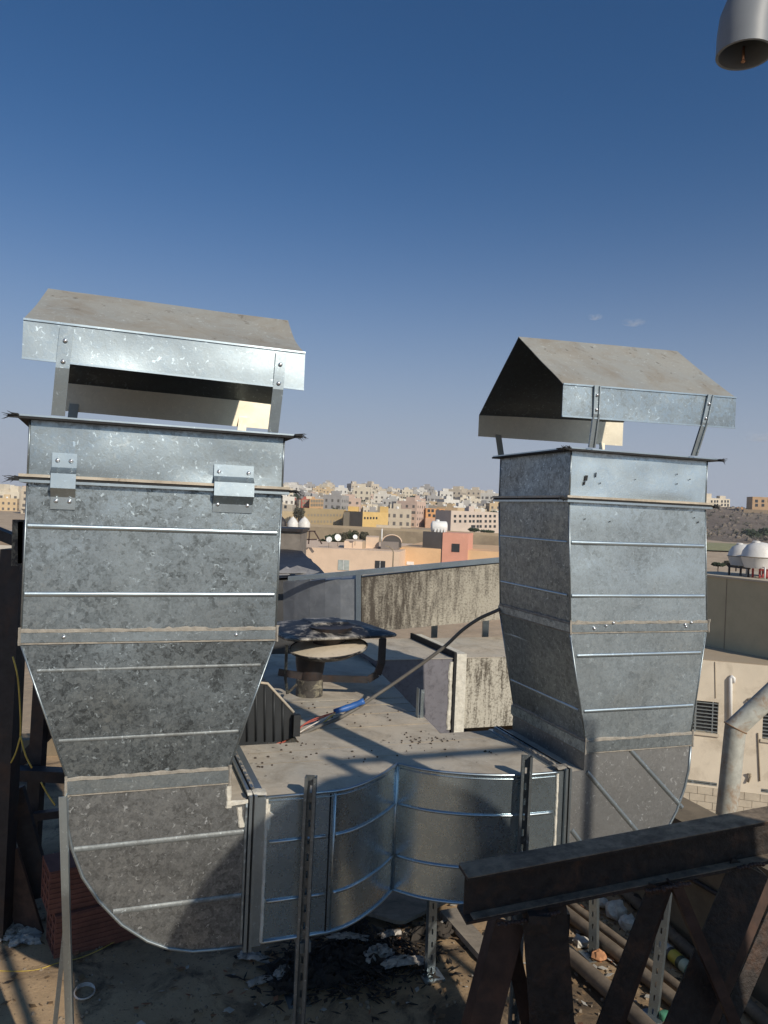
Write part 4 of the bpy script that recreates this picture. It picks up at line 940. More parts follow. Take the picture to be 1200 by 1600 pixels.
# black scrap pile: crumpled sheets and torn strips in one heap
rg = random.Random(8); mb = MB()
for q in range(10):
    c = fl_(555, 1505) + Vector((rg.gauss(0, .2), rg.gauss(0, .13), 0)); sx, sy, hh = rg.uniform(.07, .16), rg.uniform(.05, .11), rg.uniform(.04, .09); off = Vector((q * 7.3, q * 3.1, 0)); n = 14; vs = []
    for j_ in range(n + 1):
        for i_ in range(n + 1):
            a, b = i_ / n * 2 - 1, j_ / n * 2 - 1; e = max(0, 1 - (a * a + b * b) * .55)
            rd = max(0, 1 - abs(mnoise.noise(Vector((a * 2.2, b * 2.2, 0)) + off)) * 3)
            vs.append(c + Vector((a * sx * (1 + .5 * mnoise.noise(Vector((b * 2, q, a)))), b * sy * (1 + .5 * mnoise.noise(Vector((a * 2, q, b)))), .003 + hh * e * rd * .7 + hh * .3 * e * mnoise.noise(Vector((a * 8, b * 8, q))))))
    k = n + 1; mb.add(vs, [(j_ * k + i_, j_ * k + i_ + 1, (j_ + 1) * k + i_ + 1, (j_ + 1) * k + i_) for j_ in range(n) for i_ in range(n)])
for i in range(1500):
    c = fl_(555, 1505); c = c + Vector((rg.gauss(0, .19), rg.gauss(0, .13), abs(rg.gauss(0, .012)))); a = rg.uniform(0, 6.28); L = rg.uniform(.006, .04); w = rg.uniform(.002, .008)
    d = Vector((math.cos(a), math.sin(a), rg.uniform(-.1, .3))); s_ = Vector((-math.sin(a), math.cos(a), rg.uniform(-.3, .3)))
    mb.plate([c - d * L - s_ * w, c + d * L * .3 - s_ * w * 1.5, c + d * L + s_ * w * .4, c + s_ * w], (0, 0, .003))
o = mb.build('scrap_pile', BLKSCRAP, None, D); tag(o, 'pile of torn black scraps on the floor under the tee duct', 'scrap pile', kind='stuff')
rg = random.Random(18); mb = MB()
for i in range(1500):
    if i % 3: u_, v_ = rg.uniform(-.6, 2.8), rg.uniform(2.6, 5.2)
    else: u_, v_ = rg.gauss(2.45, .22), rg.uniform(2.3, 3.9)
    s_ = rg.uniform(.003, .011); mb.lathe((u_, v_, FLOOR), [(s_, -.004), (s_ * 1.05, s_ * .5), (s_ * .4, s_ * 1.1)], 5)
o = mb.build('rubble_grit', mat_plain('rubble', (.26, .21, .155), .95, 0, .5, 40), None, D); tag(o, 'small stones and grit scattered over the dusty roof floor', 'grit', kind='stuff')
# litter: torn paper, leaves, mortar crumbs
rg = random.Random(29); mb = MB()
for i in range(900):
    if i % 2: u_, v_ = rg.gauss(2.3, .38), rg.uniform(2.2, 4.2)
    elif i % 4: u_, v_ = rg.gauss(1.0, .6), rg.gauss(3.5, .35)
    else: u_, v_ = rg.uniform(-.6, 2.8), rg.uniform(2.6, 4.8)
    a = rg.uniform(0, 6.28); L = rg.uniform(.006, .024); w = L * rg.uniform(.3, .9); mb.cur = rg.choice([0, 0, 0, 1, 1, 2, 3])
    d = Vector((math.cos(a), math.sin(a), rg.uniform(-.1, .35))); e_ = Vector((-math.sin(a), math.cos(a), rg.uniform(-.2, .4))); c = Vector((u_, v_, FLOOR + .006 + L * .3))
    mb.plate([c - d * L, c + e_ * w, c + d * L, c - e_ * w * .7], (0, 0, .0018))
o = mb.build('litter', [mat_plain('dry_leaf', (.20, .13, .07), .9), mat_plain('paper_bit', (.42, .40, .36), .9), mat_plain('clay_bit', (.32, .15, .08), .9), BLKSCRAP], None, D); tag(o, 'small dry leaves, paper bits and crumbs strewn on the roof floor', 'litter', kind='stuff')
# broken board
t = thing('flat_board', 'pale weathered sheet lying on the floor below the cusp of the tee duct', 'board', fl_(650, 1415), D)
q = [fl_(572, 1438), fl_(618, 1452), fl_(632, 1452), fl_(720, 1408), fl_(690, 1382), fl_(600, 1388)]
mb = MB(); mb.plate([p + Vector((0, 0, .02)) for p in q], (0, 0, .018)); mb.build('board_sheet', WOODP, t, D)
t = thing('timber_plank', 'short rough plank on the floor just left of the truss column', 'plank', fl_(735, 1460), D)
mb = MB(); mb.bar(fl_(700, 1432) + Vector((0, 0, .02)), fl_(765, 1505) + Vector((0, 0, .02)), .10, .03); mb.build('plank', WOODP, t, D)
# red hollow clay blocks
gb = 'hollow clay blocks stacked behind the left boot'
def clay_block(c, rot, label):
    t = thing('hollow_clay_block', label, 'clay block', c, D @ Matrix.Identity(4), gb); Lx, Wy, Hz = .52, .20, .20
    rm = Matrix.Rotation(rot, 3, 'Z'); c = Vector(c)
    def bx(a, b, mb):
        cc = Vector(((a[0] + b[0]) / 2, (a[1] + b[1]) / 2, (a[2] + b[2]) / 2)); h = [(b[i] - a[i]) / 2 for i in range(3)]
        mb.obox(c + rm @ cc, rm @ Vector((h[0], 0, 0)), rm @ Vector((0, h[1], 0)), Vector((0, 0, h[2])))
    mb = MB()
    for i in range(4): y = i * (Wy - .012) / 3; bx((0, y, 0), (Lx, y + .012, Hz), mb)
    for i in range(5):
        z = i * (Hz - .012) / 4
        for j in range(3): y = j * (Wy - .012) / 3 + .012; bx((.001, y, z), (Lx - .001, y + (Wy - .012) / 3 - .012, z + .012), mb)
    mb.build('body', CLAY, t, D)
    mb = MB()
    for i in range(8): z = .012 + i * .024; bx((.004, -.005, z), (Lx - .004, .0, z + .013), mb)
    mb.build('key_ridges', CLAY, t, D)
    return t
b0 = onZ(84, 1500, FLOOR)
clay_block((b0.x, b0.y, FLOOR), R(14), 'lower red hollow clay block lying on the floor behind the angle post')
clay_block((b0.x - .035, b0.y + .02, FLOOR + .203), R(13), 'upper red hollow clay block resting on the lower one')
clay_block((b0.x - .01, b0.y + .36, FLOOR), R(10), 'red hollow clay block in the dark, farthest behind the left boot')
t = thing('yellow_string', 'thin yellow string lying on the floor and over the clay blocks', 'string', fl_(80, 1520), D)
mb = MB(); mb.tube(smooth_curve([tuple(fl_(*a) + Vector((0, 0, .004))) for a in ((-10, 1520), (30, 1521), (60, 1518), (90, 1508), (125, 1500), (160, 1485), (200, 1462))], 4), .0022, 5); mb.build('string_strand', YELW, t, D, True)
t = thing('wire_coil', 'small oval coil of pale wire on the shaded floor', 'wire coil', fl_(132, 1553), D)
for k in range(3):
    c = fl_(132, 1553) + Vector((0, 0, .004 * k)); mb = MB(); mb.tube([c + Vector((.042 * math.cos(a), (.05 + .004 * k) * math.sin(a), 0)) for a in [2 * math.pi * i / 20 for i in range(21)]], .0028, 5); mb.build('wire_loop', WHTW, t, D, True)
# muddy pipes on the floor at right
for lab, a, b, r_ in (('muddy pipe on the floor nearest the truss column', (905, 1520), (1010, 1620), .036), ('muddy pipe behind the short sunlit strut, left of the close pair', (888, 1440), (1052, 1575), .032), ('thin muddy pipe lying against the right of the close pair', (900, 1428), (1068, 1560), .024), ('dark muddy pipe along the foot of the brown parapet', (985, 1412), (1100, 1520), .030)):
    p, q = fl_(*a), fl_(*b); d = (q - p).normalized(); mb = MB(); rr = Vector((0, 0, r_)); mb.tube([p - d * .9 + rr, p + rr, (p + q) / 2 + rr + Vector((.006, 0, 0)), q + rr, q + d * 1.0 + rr], r_, 12)
    tag(mb.build('floor_pipe', MUDPIPE, None, D, True, auto=60), lab, 'pipe', 'muddy pipes on the floor at the right')
rg = random.Random(3)
for lab, x, y, s_, m in (('white plaster lump on the floor beside the short sunlit strut', 962, 1432, .060, PLASTERW), ('white plaster lump nearer the parapet', 982, 1450, .05, PLASTERW), ('small white plaster lump against the shaded scraps', 940, 1416, .04, PLASTERW),
                         ('broken orange clay piece in front of the short sunlit strut', 936, 1500, .035, mat_plain('orange_clay', (.45, .22, .11), .9)), ('pale rubble lump left of the clay piece', 908, 1478, .04, PLASTERW), ('dark lump of burnt rubbish behind the plaster', 1000, 1418, .06, BLKSCRAP)):
    c = fl_(x, y); mb = MB(); vs = []
    for j in range(7):
        for i in range(12):
            th, ph = 2 * math.pi * i / 12, math.pi * (j / 6) ; d = Vector((math.sin(ph) * math.cos(th), math.sin(ph) * math.sin(th), math.cos(ph) * .7))
            vs.append(c + d * s_ * (1 + .55 * mnoise.noise(d * 2.5 + Vector((x, y, 0)))) + Vector((0, 0, s_ * .4)))
    mb.add(vs, [(j * 12 + i, j * 12 + (i + 1) % 12, (j + 1) * 12 + (i + 1) % 12, (j + 1) * 12 + i) for j in range(6) for i in range(12)]); tag(mb.build('rubble_lump', m, None, D), lab, 'rubble')
# spray can
t = thing('spray_can', 'dirty spray can with yellow and green label lying by the sunlit strut', 'spray can', fl_(1060, 1512), D)
p, q = fl_(1034, 1490) + Vector((0, 0, .032)), fl_(1086, 1536) + Vector((0, 0, .032)); d = (q - p)
cols = [(.0, .26, mat_plain('can_white', (.55, .54, .50), .4)), (.26, .34, mat_plain('can_dark', (.06, .06, .06), .4)), (.34, .56, mat_plain('can_yellow', (.50, .40, .06), .4)), (.56, .66, mat_plain('can_black', (.05, .07, .05), .4)), (.66, .84, mat_plain('can_pale', (.42, .47, .36), .4)), (.84, 1.0, mat_plain('can_green', (.05, .20, .12), .4))]
for a, b, m in cols: mb = MB(); mb.tube([p + d * a, p + d * b], .0315, 20); mb.build('can_band', m, t, D, True, auto=50)
mb = MB(); mb.tube([p - d * .04, p - d * .001], [.022, .031], 20); mb.tube([p - d * .10, p - d * .041], .013, 12); mb.build('can_top', G_TRIM, t, D, True, auto=50)
t = thing('green_bottle_cap', 'small green plastic cap at the foot of the sunlit strut', 'cap', fl_(1040, 1594), D)
mb = MB(); mb.lathe(fl_(1040, 1594), [(.028, 0), (.028, .02), (.022, .026)], 16); mb.build('cap_body', mat_plain('green_plastic', (.10, .32, .20), .4), t, D, True, auto=50)
# far
# ------------------------------------------------------------------ near neighbour building at the right
def quad_on(P, ux, nrm, x0, x1, z0, z1, t, mb):
    """box standing on a facade: P origin, ux unit along, nrm outward"""
    P = Vector(P); a = P + ux * x0; b = P + ux * x1
    mb.hexa([Vector((a.x, a.y, z0)), Vector((b.x, b.y, z0)), Vector((b.x, b.y, z0)) + nrm * t, Vector((a.x, a.y, z0)) + nrm * t,
             Vector((a.x, a.y, z1)), Vector((b.x, b.y, z1)), Vector((b.x, b.y, z1)) + nrm * t, Vector((a.x, a.y, z1)) + nrm * t])
FY = 22.0
fa = onY(1000, 1034, FY + .5); fb = onY(1330, 1036, FY - 1.0); zroof = -3.86
ux = Vector((fb.x - fa.x, fb.y - fa.y, 0)).normalized(); nf = Vector((ux.y, -ux.x, 0))
def fx(px, py):      # pixel -> (distance along facade, z)
    r = ray(px, py); P0 = Vector((fa.x, fa.y, 0)); t_ = (P0.dot(nf)) / (r.dot(nf)); p = r * t_; return (Vector((p.x, p.y, 0)) - P0).dot(ux), p.z
P0 = Vector((fa.x, fa.y, 0))
N1 = thing('beige_building', 'beige rendered building with barred windows and block base to the right of the duct', 'building', (fa.x, fa.y, -10))
BEIGE = mat_plain('beige_facade', (.66, .575, .45), .92, 0, .07, 1.2, .15, .01, (.33, .265, .19), .8, .5)
LW = (fb - fa).length
w1 = [fx(1076, 1093), fx(1121, 1147)]; w2 = [fx(1070, 1217), fx(1120, 1229)]; w3 = [fx(1193, 1099), fx(1238, 1146)]; w4 = [fx(1190, 1207), fx(1240, 1221)]
zb = fx(1120, 1228)[1] - .02
# facade with real openings: strips around the windows
def opening_wall(z0, z1, ops, th, nm, mat, root):
    mb = MB(); zs = sorted({z0, z1} | {z for o_ in ops for z in (o_[2], o_[3])}); 
    for za, zc in zip(zs, zs[1:]):
        x = 0
        for o_ in sorted(ops):
            if o_[2] <= za + 1e-4 and o_[3] >= zc - 1e-4:
                quad_on(P0, ux, -nf, x, o_[0], za, zc, th, mb); x = o_[1]
        quad_on(P0, ux, -nf, x, LW, za, zc, th, mb)
    return mb.build(nm, mat, root)
ops = []
for (a, b) in (w1, w2, w3, w4): ops.append((min(a[0], b[0]), max(a[0], b[0]), min(a[1], b[1]), max(a[1], b[1])))
zhi = (ops[0][2], ops[0][3]); zlo = (ops[1][2], ops[1][3])
ops = [(o_[0], o_[1], *(zhi if i in (0, 2) else zlo)) for i, o_ in enumerate(ops)]
opening_wall(zlo[0] - .06, zroof, ops, .22, 'wall', BEIGE, N1)
for i, o_ in enumerate(ops):
    mb = MB(); quad_on(P0 - nf * .20, ux, -nf, o_[0] - .05, o_[1] + .05, o_[2] - .05, o_[3] + .05, .03, mb); w = mb.build('window', DARKWIN, N1)
    mb = MB(); n_ = 9 if i in (0, 2) else 2
    for k in range(n_): z = o_[2] + (o_[3] - o_[2]) * (k + .5) / n_; quad_on(P0 - nf * .03, ux, nf, o_[0], o_[1], z - .014, z + .014, .025, mb)
    quad_on(P0 - nf * .04, ux, nf, o_[0] + (o_[1] - o_[0]) * .22, o_[0] + (o_[1] - o_[0]) * .22 + .05, o_[2], o_[3], .03, mb)
    quad_on(P0 - nf * .04, ux, nf, o_[0] + (o_[1] - o_[0]) * .80, o_[0] + (o_[1] - o_[0]) * .80 + .03, o_[2], o_[3], .03, mb)
    mb.build('window_bars', G_TRIM, w)
    if i in (0, 2): mb = MB(); quad_on(P0, ux, nf, o_[0] - .05, o_[1] + .05, o_[2] - .07, o_[2], .06, mb); mb.build('window_sill', plaster('sill', (.55, .47, .36)), w)
# block base: every block its own object
zt_ = zlo[0] - .06
mb = MB(); quad_on(P0 - nf * .03, ux, -nf, 0, LW, -10.2, zt_, .18, mb); mb.build('mortar_bed', MORTAR, N1)
bw, bh = .41, .205; blk = None; row = 0; z = zt_ - bh; rg = random.Random(4)
xlo, xhi = fx(1040, 1280)[0], min(LW, fx(1215, 1280)[0])
while z > zt_ - 1.9:
    x = xlo + (row % 2) * bw / 2
    while x < xhi:
        if blk is None:
            mbk = MB(); mbk.box((.006, 0, .006), (bw - .006, .05, bh - .006)); me = bpy.data.meshes.new('block'); me.from_pydata([tuple(v) for v in mbk.v], [], mbk.f); me.materials.append(CBLOCK); blk = me
        pos = P0 + ux * x; m = Matrix.Translation((pos.x, pos.y, z)) @ Matrix.Rotation(math.atan2(ux.y, ux.x), 4, 'Z') @ Matrix.Translation((0, -.025 - rg.uniform(0, .012), 0))
        if rg.random() > .035: put('block', blk, m, N1)
        x += bw
    z -= bh; row += 1
mb = MB(); quad_on(P0, ux, nf, xlo - 3, LW, -10.2, z + bh - .0, .012, mb); mb.build('block_base', CBLOCK, N1)
mb = MB(); c0 = P0 - nf * .23
q = [Vector((fa.x, fa.y, zroof)), Vector((fb.x, fb.y, zroof)), Vector((fb.x, fb.y, zroof)) - nf * 12, Vector((fa.x, fa.y, zroof)) - nf * 12]
mb.plate([p + Vector((0, 0, .001)) for p in q], (0, 0, .02)); mb.build('roof', plaster('flatroof', (.40, .32, .225)), N1)
mb = MB(); quad_on(P0 - nf * 11.7, ux, -nf, 0, LW, -10.2, zroof, .2, mb); quad_on(P0 - nf * .25, ux, -nf, 0, .2, -10.2, zroof, 11.4, mb); mb.build('wall', BEIGE, N1)
def on_f(px, py, off=.06): x, z = fx(px, py); p = P0 + ux * x + nf * off; return Vector((p.x, p.y, z))
mb = MB(); mb.tube([on_f(1141, 1124), on_f(1141, 1059), on_f(1143, 1056), on_f(1146, 1059), on_f(1146, 1066)], .05, 10); mb.build('drain_pipe', WHITEP, N1, W, True)
mb = MB(); mb.tube([on_f(1184, 1145, .02), on_f(1187, 1220, .02)], .018, 6); mb.build('thin_conduit', MORTAR, N1, W, True)
mb = MB(); mb.tube([on_f(1173, 1090), on_f(1168, 1094), on_f(1170, 1098)], .03, 6); mb.build('pipe_stub', MORTAR, N1, W, True)
mb = MB(); mb.tube([on_f(1168, 1221), on_f(1172, 1212), on_f(1168, 1208), on_f(1173, 1209)], .03, 6); mb.build('pipe_stub', MORTAR, N1, W, True)
mb = MB(); mb.tube([on_f(1117, 1034, .01), on_f(1118, 1091, .01)], .010, 4); mb.build('wall_joint', MORTAR, N1)
# olive shaded penthouse wall with tanks on top
OL = thing('olive_wall', 'olive rendered shaded wall standing on the roof of the beige building', 'wall', onY(1150, 1010, 24))
a = onY(1104, 1005, 24.6); b = onY(1200, 1026, 22.7); a.z = b.z = zroof; d = (b - a).normalized(); b = b + d * 3; nn = Vector((-d.y, d.x, 0)); ztp = -1.63
a = a - d * 1.2
OLM = mat_plain('olive_render', (.47, .41, .27), .9, 0, .08, 2, .15, .01)
mb = MB(); mb.hexa([a, b, b + nn * 5, a + nn * 5] + [Vector((p.x, p.y, ztp)) for p in (a, b, b + nn * 5, a + nn * 5)]); mb.build('wall', OLM, OL)
mb = MB(); o_ = nn * -.04; mb.hexa([Vector((p.x, p.y, ztp + .001)) for p in (a + o_, b + o_, b + nn * 5, a + nn * 5)] + [Vector((p.x, p.y, ztp + .06)) for p in (a + o_, b + o_, b + nn * 5, a + nn * 5)]); mb.build('coping', plaster('coping', (.5, .43, .32)), OL)
mb = MB(); q1 = onY(1134, 912, 24.0); pj = a + d * ((Vector((q1.x, q1.y, 0)) - Vector((a.x, a.y, 0))).dot(d)) - nn * .004; mb.obox((pj.x, pj.y, (zroof + ztp) / 2), d * .012, nn * .006, (0, 0, (ztp - zroof) / 2)); mb.build('wall_joint', MORTAR, OL)
gt = 'white bulbous water tanks on a red and brown frame'
for lab, px, Y, r_ in (('white bulbous roof tank, the leftmost of those at the right edge', 1160, 25.4, .46), ('white bulbous roof tank at the right edge, in front of the left one', 1186, 24.2, .53), ('white bulbous roof tank cut off by the right picture edge', 1219, 24.6, .50)):
    c = onY(px, 884, Y); c.z = ztp + .36
    t = thing('roof_tank', lab, 'water tank', c, W, gt)
    prof = [(r_ * .78, 0), (r_ * .90, r_ * .30), (r_ * 1.0, r_ * .62), (r_ * 1.03, r_ * .66), (r_ * 1.0, r_ * .70), (r_ * .93, r_ * 1.0), (r_ * .72, r_ * 1.32), (r_ * .40, r_ * 1.50), (r_ * .10, r_ * 1.55)]
    mb = MB(); mb.lathe(c, prof, 32); mb.build('tank_body', TANKW, t, W, True, auto=45)
    mb = MB(); mb.lathe(c + Vector((-.12, 0, r_ * 1.48)), [(r_ * .22, 0), (r_ * .23, r_ * .10), (r_ * .12, r_ * .14)], 16); mb.build('tank_lid', TANKW, t, W, True, auto=45)
    mb = MB(); mb.lathe(c + Vector((0, 0, r_ * .655)), [(r_ * 1.03, -.012), (r_ * 1.055, 0), (r_ * 1.03, .012)], 32); mb.build('tank_seam', MORTAR, t, W, True)
    mb = MB(); mb.tube([c + Vector((-.1, -r_ * .86, .05)), c + Vector((-.1, -r_ * 1.12, .05)), c + Vector((-.1, -r_ * 1.12, -.3))], .025, 8); mb.build('outlet_pipe', WHITEP, t, W, True)
r_ = .5
t = thing('steel_stand', 'red and dark brown steel frame under the white roof tanks', 'stand', onY(1180, 905, 24.5))
for i, (px, Y, m) in enumerate(((1139, 25.0, BLACKST), (1157, 24.8, BLACKST), (1169, 24.2, BLACKST), (1176, 24.1, REDFR), (1187, 23.9, REDFR), (1192, 24.2, REDFR), (1198, 23.9, REDFR), (1206, 23.7, REDFR))):
    c = onY(px, 900, Y); mb = MB(); mb.box((c.x - .025, c.y - .025, ztp + .05), (c.x + .025, c.y + .025, ztp + .36)); mb.build('frame_leg', m, t)
a = onY(1138, 886, 25.0); b = onY(1172, 886, 24.2); a.z = b.z = ztp + .33; mb = MB(); mb.bar(a, b, .05, .05); mb.build('frame_rail', BLACKST, t)
a = onY(1186, 888, 23.85); b = onY(1230, 889, 23.4); a.z = b.z = ztp + .33; mb = MB(); mb.bar(a, b, .05, .05); mb.bar(a - Vector((0, 0, .22)), b - Vector((0, 0, .22)), .03, .03); mb.build('frame_rail', REDFR, t)
# rusty white pipe with mitred bend
t = thing('rusty_white_pipe', 'thick rust streaked white pipe with a mitred bend rising behind the dark beam', 'pipe', onY(1140, 1275, 4.6))
YP = 4.6; rr = .060
a = onY(1122, 1400, YP); b = onY(1149, 1137, YP); c = onY(1240, 1052, YP); d2 = (a - b).normalized(); base = a + d2 * 2.4
t.matrix_world = Matrix.Translation(base); MW[t.name] = t.matrix_world.copy()
n1 = (b - a).normalized(); n2 = (c - b).normalized(); hv = (n2 + n1).normalized()
def mitre(p, q, plane_n, at, m_, nm, cap_p):
    dv = (q - p).normalized(); s1 = dv.orthogonal().normalized(); s2 = dv.cross(s1); vs = []; N = 26
    for k in range(N): th = 2 * math.pi * k / N; vs.append(p + (s1 * math.cos(th) + s2 * math.sin(th)) * rr)
    for k in range(N):
        th = 2 * math.pi * k / N; o_ = q + (s1 * math.cos(th) + s2 * math.sin(th)) * rr; vs.append(o_ + dv * ((at - o_).dot(plane_n) / dv.dot(plane_n)))
    mb = MB(); mb.add(vs, [(k, (k + 1) % N, N + (k + 1) % N, N + k) for k in range(N)] + [tuple(range(N))]); mb.build(nm, m_, t, W, True, auto=50)
mitre(base, b, hv, b, RUSTPIPE, 'upright_pipe', True); mitre(c + n2 * 2, b, hv, b, RUSTPIPE, 'sloping_pipe', True)
ringp = []; s1 = hv.cross(Vector((0, 1, 0))).normalized(); s2 = hv.cross(s1)
for k in range(25): th = 2 * math.pi * k / 24; ringp.append(b + s1 * math.cos(th) * rr * 1.07 / max(.2, abs(s1.cross(n1).length)) + s2 * math.sin(th) * rr * 1.0)
mb = MB(); mb.tube(ringp, .004, 6, False); mb.build('weld_seam', mat_plain('rust_weld', (.22, .13, .07), .8), t, W, True)

# ------------------------------------------------------------------ middle distance
def gz(x, y): return ground_h(x, y)
def fbox(root, nm, mat, x0, x1, yt, Y, depth, zbot=None, Y1=None, top=None):
    """block whose front face spans pixels x0..x1 with its top at pixel yt, Y metres away"""
    Y1 = Y if Y1 is None else Y1
    a = onY(x0, yt, Y); zt = a.z if top is None else top; b = ray(x1, yt) * Y1
    ux_ = Vector((b.x - a.x, b.y - a.y, 0)); nb_ = Vector((-ux_.y, ux_.x, 0)).normalized() * depth
    zb_ = (min(gz(a.x, Y), gz(b.x, Y1)) - 1.0) if zbot is None else zbot
    A, Bp = Vector((a.x, a.y, 0)), Vector((b.x, b.y, 0)); mb = MB(); lo, hi = Vector((0, 0, zb_)), Vector((0, 0, zt))
    mb.hexa([A + lo, Bp + lo, Bp + nb_ + lo, A + nb_ + lo, A + hi, Bp + hi, Bp + nb_ + hi, A + nb_ + hi]); o_ = mb.build(nm, mat, root)
    return o_, A, Bp, zt
WM = {}
def win_mesh(w, h, mat, d=.12):
    k = (round(w, 2), round(h, 2), mat.name)
    if k not in WM:
        mb = MB(); mb.box((-w / 2, -.05, -h / 2), (w / 2, d, h / 2)); me = bpy.data.meshes.new('window'); me.from_pydata([tuple(v) for v in mb.v], [], mb.f); me.materials.append(mat); WM[k] = me
    return WM[k]
def windows(root, A, Bp, pix, w, h, Yf, mat=DARKWIN, nm='window'):
    d = (Bp - A).normalized(); n = Vector((d.y, -d.x, 0)); an = math.atan2(d.y, d.x)
    for (px, py) in pix:
        r = ray(px, py); t_ = A.dot(n) / r.dot(n); p = r * t_
        put(nm, win_mesh(w, h, mat), Matrix.Translation(p) @ Matrix.Rotation(an, 4, 'Z'), root)
# beige low building (Y about 80)
B1 = thing('low_peach_building', 'long low peach building with roof dishes beyond the stained duct', 'building', onY(540, 890, 80))
PE = plaster('peach', (.70, .53, .39)); PE2 = plaster('apricot', (.70, .46, .26)); SAL = plaster('salmon', (.66, .33, .24))
o_, A, Bp, zt = fbox(B1, 'wall', PE, 395, 625, 851, 80, 22, Y1=78)
windows(B1, A, Bp, [(537, 883)], 1.15, 1.05, 80, WINCURT); windows(B1, A, Bp, [(594, 882)], 1.05, .75, 80, DARKWIN)
for px, w in ((537, 1.15), (594, 1.05)):
    windows(B1, A, Bp, [(px, 883 if px == 537 else 882)], .06, 1.0 if px == 537 else .75, 80, WHITEP, 'window_bar')
fbox(B1, 'parapet_block', PE, 538, 566, 845, 81, 5); fbox(B1, 'parapet_block', PE, 572, 592, 839, 83, 5); fbox(B1, 'parapet_block', PE, 430, 470, 848, 82, 3)
fbox(B1, 'shaded_block', plaster('tan', (.40, .31, .22)), 566, 571, 845, 81.5, 3)  # darker peach paints in the shade on this parapet side
fbox(B1, 'downpipe', MORTAR, 562.4, 563.6, 861, 79.4, .06)
# arched roof shelter
t = thing('arched_shelter', 'dark arched opening of a barrel vaulted shelter on the low peach building', 'shelter', onY(612, 851, 84)); mb = MB(); pts = []
c = onY(612, 851, 82); r_ = .62 * 1.6
for i in range(13): a_ = math.pi * i / 12; pts.append((c.x + r_ * math.cos(a_) * 1.05, c.y, c.z + .25 + .8 * math.sin(a_)))
mb.plate([(c.x + r_ * 1.05, c.y, c.z - .3)] + pts + [(c.x - r_ * 1.05, c.y, c.z - .3)], (0, 4, 0)); mb.build('vault', plaster('vaultdark', (.09, .08, .075)), t)
mb = MB(); mb.tube(pts, .07, 6); mb.build('vault_rim', PE, t, W, True)
mb = MB(); mb.box((c.x - 1.15, c.y - .2, c.z - .5), (c.x + .75, c.y - .05, c.z + .32)); mb.build('front_panel', plaster('vaultgrey', (.22, .19, .17)), t)
# apricot wall and salmon block
B2 = thing('apricot_building', 'low apricot building with a salmon stair tower whose shaded left side is painted dark', 'building', onY(700, 870, 84))
o_, A, Bp, zt = fbox(B2, 'wall', PE2, 625, 860, 854.5, 84, 18, Y1=81)
windows(B2, A, Bp, [(641, 880)], .8, .35, 84, WHITEP)
o_, A, Bp, z2 = fbox(B2, 'stair_tower', SAL, 692, 732, 832, 83.0, 5, Y1=82.4)
windows(B2, A, Bp, [(712, 856)], .85, .88, 83, DARKWIN)
fbox(B2, 'roof_room_or_shaded_side', plaster('shaded_tower_side', (.16, .15, .14)), 661, 692, 832, 85, .4, Y1=83.05, top=z2)  # thin plate: shade on the salmon tower's left side painted dark
t = thing('horizontal_tank', 'white ribbed horizontal water tank on top of the salmon tower', 'water tank', onY(686, 832, 86))
a, b = onY(673, 823, 86), onY(699, 824, 86); b.z = a.z; mb = MB(); L_ = (b - a)
mb.tube([a, a + L_ * .06, a + L_ * .12, a + L_ * .9, a + L_ * .96, b], [.35, .6, .68, .68, .6, .35], 20); mb.build('tank_body', WHITEP, t, W, True, auto=60)
for f in (.25, .45, .65, .82):
    p = a + L_ * f; mb = MB(); mb.box((p.x - .08, p.y - .7, p.z - .75), (p.x + .08, p.y + .5, p.z - .2)); mb.build('tank_foot', WHITEP, t)
mb = MB(); mb.lathe(a + L_ * .4 + Vector((0, 0, .6)), [(.22, 0), (.22, .2), (.1, .25)], 12); mb.build('tank_lid', WHITEP, t)
# conical white tanks
gt2 = 'white cone topped tanks behind the left stack'
for lab, px, r_ in (('left white cone topped tank beside the left stack', 457, .56), ('right white cone topped tank, nearer the dishes', 475, .60), ('dark topped tank half hidden by the left stack', 440, .5)):
    c = onY(px, 829, 78); t = thing('cone_tank', lab, 'water tank', c, W, gt2)
    mb = MB(); mb.lathe(c, [(r_ * .95, 0), (r_, .1), (r_, .75), (r_ * .93, .85), (r_ * .5, 1.2), (r_ * .14, 1.36), (r_ * .12, 1.42)], 24); mb.build('tank_body', TANKW if px != 440 else BLACKST, t, W, True, auto=50)
    mb = MB(); mb.lathe(c + Vector((0, 0, .38)), [(r_ * 1.02, 0), (r_ * 1.03, .03), (r_ * 1.02, .06)], 24); mb.build('tank_band', TANKW, t)
t = thing('tank_stand', 'rusty red brown tank stand with a diagonal brace beside the cone topped tanks', 'tank stand', onY(470, 850, 78))
for (x0, y0, x1, y1) in ((445, 830, 493, 830), (472, 830, 472, 850), (484, 830, 482, 850), (491, 830, 503, 850), (472, 843, 495, 843), (446, 838, 472, 838)):
    mb = MB(); mb.bar(onY(x0, y0, 77.8), onY(x1, y1, 77.8), .13, .13, (0, 1, 0)); mb.build('stand_bar', RUSTST, t)
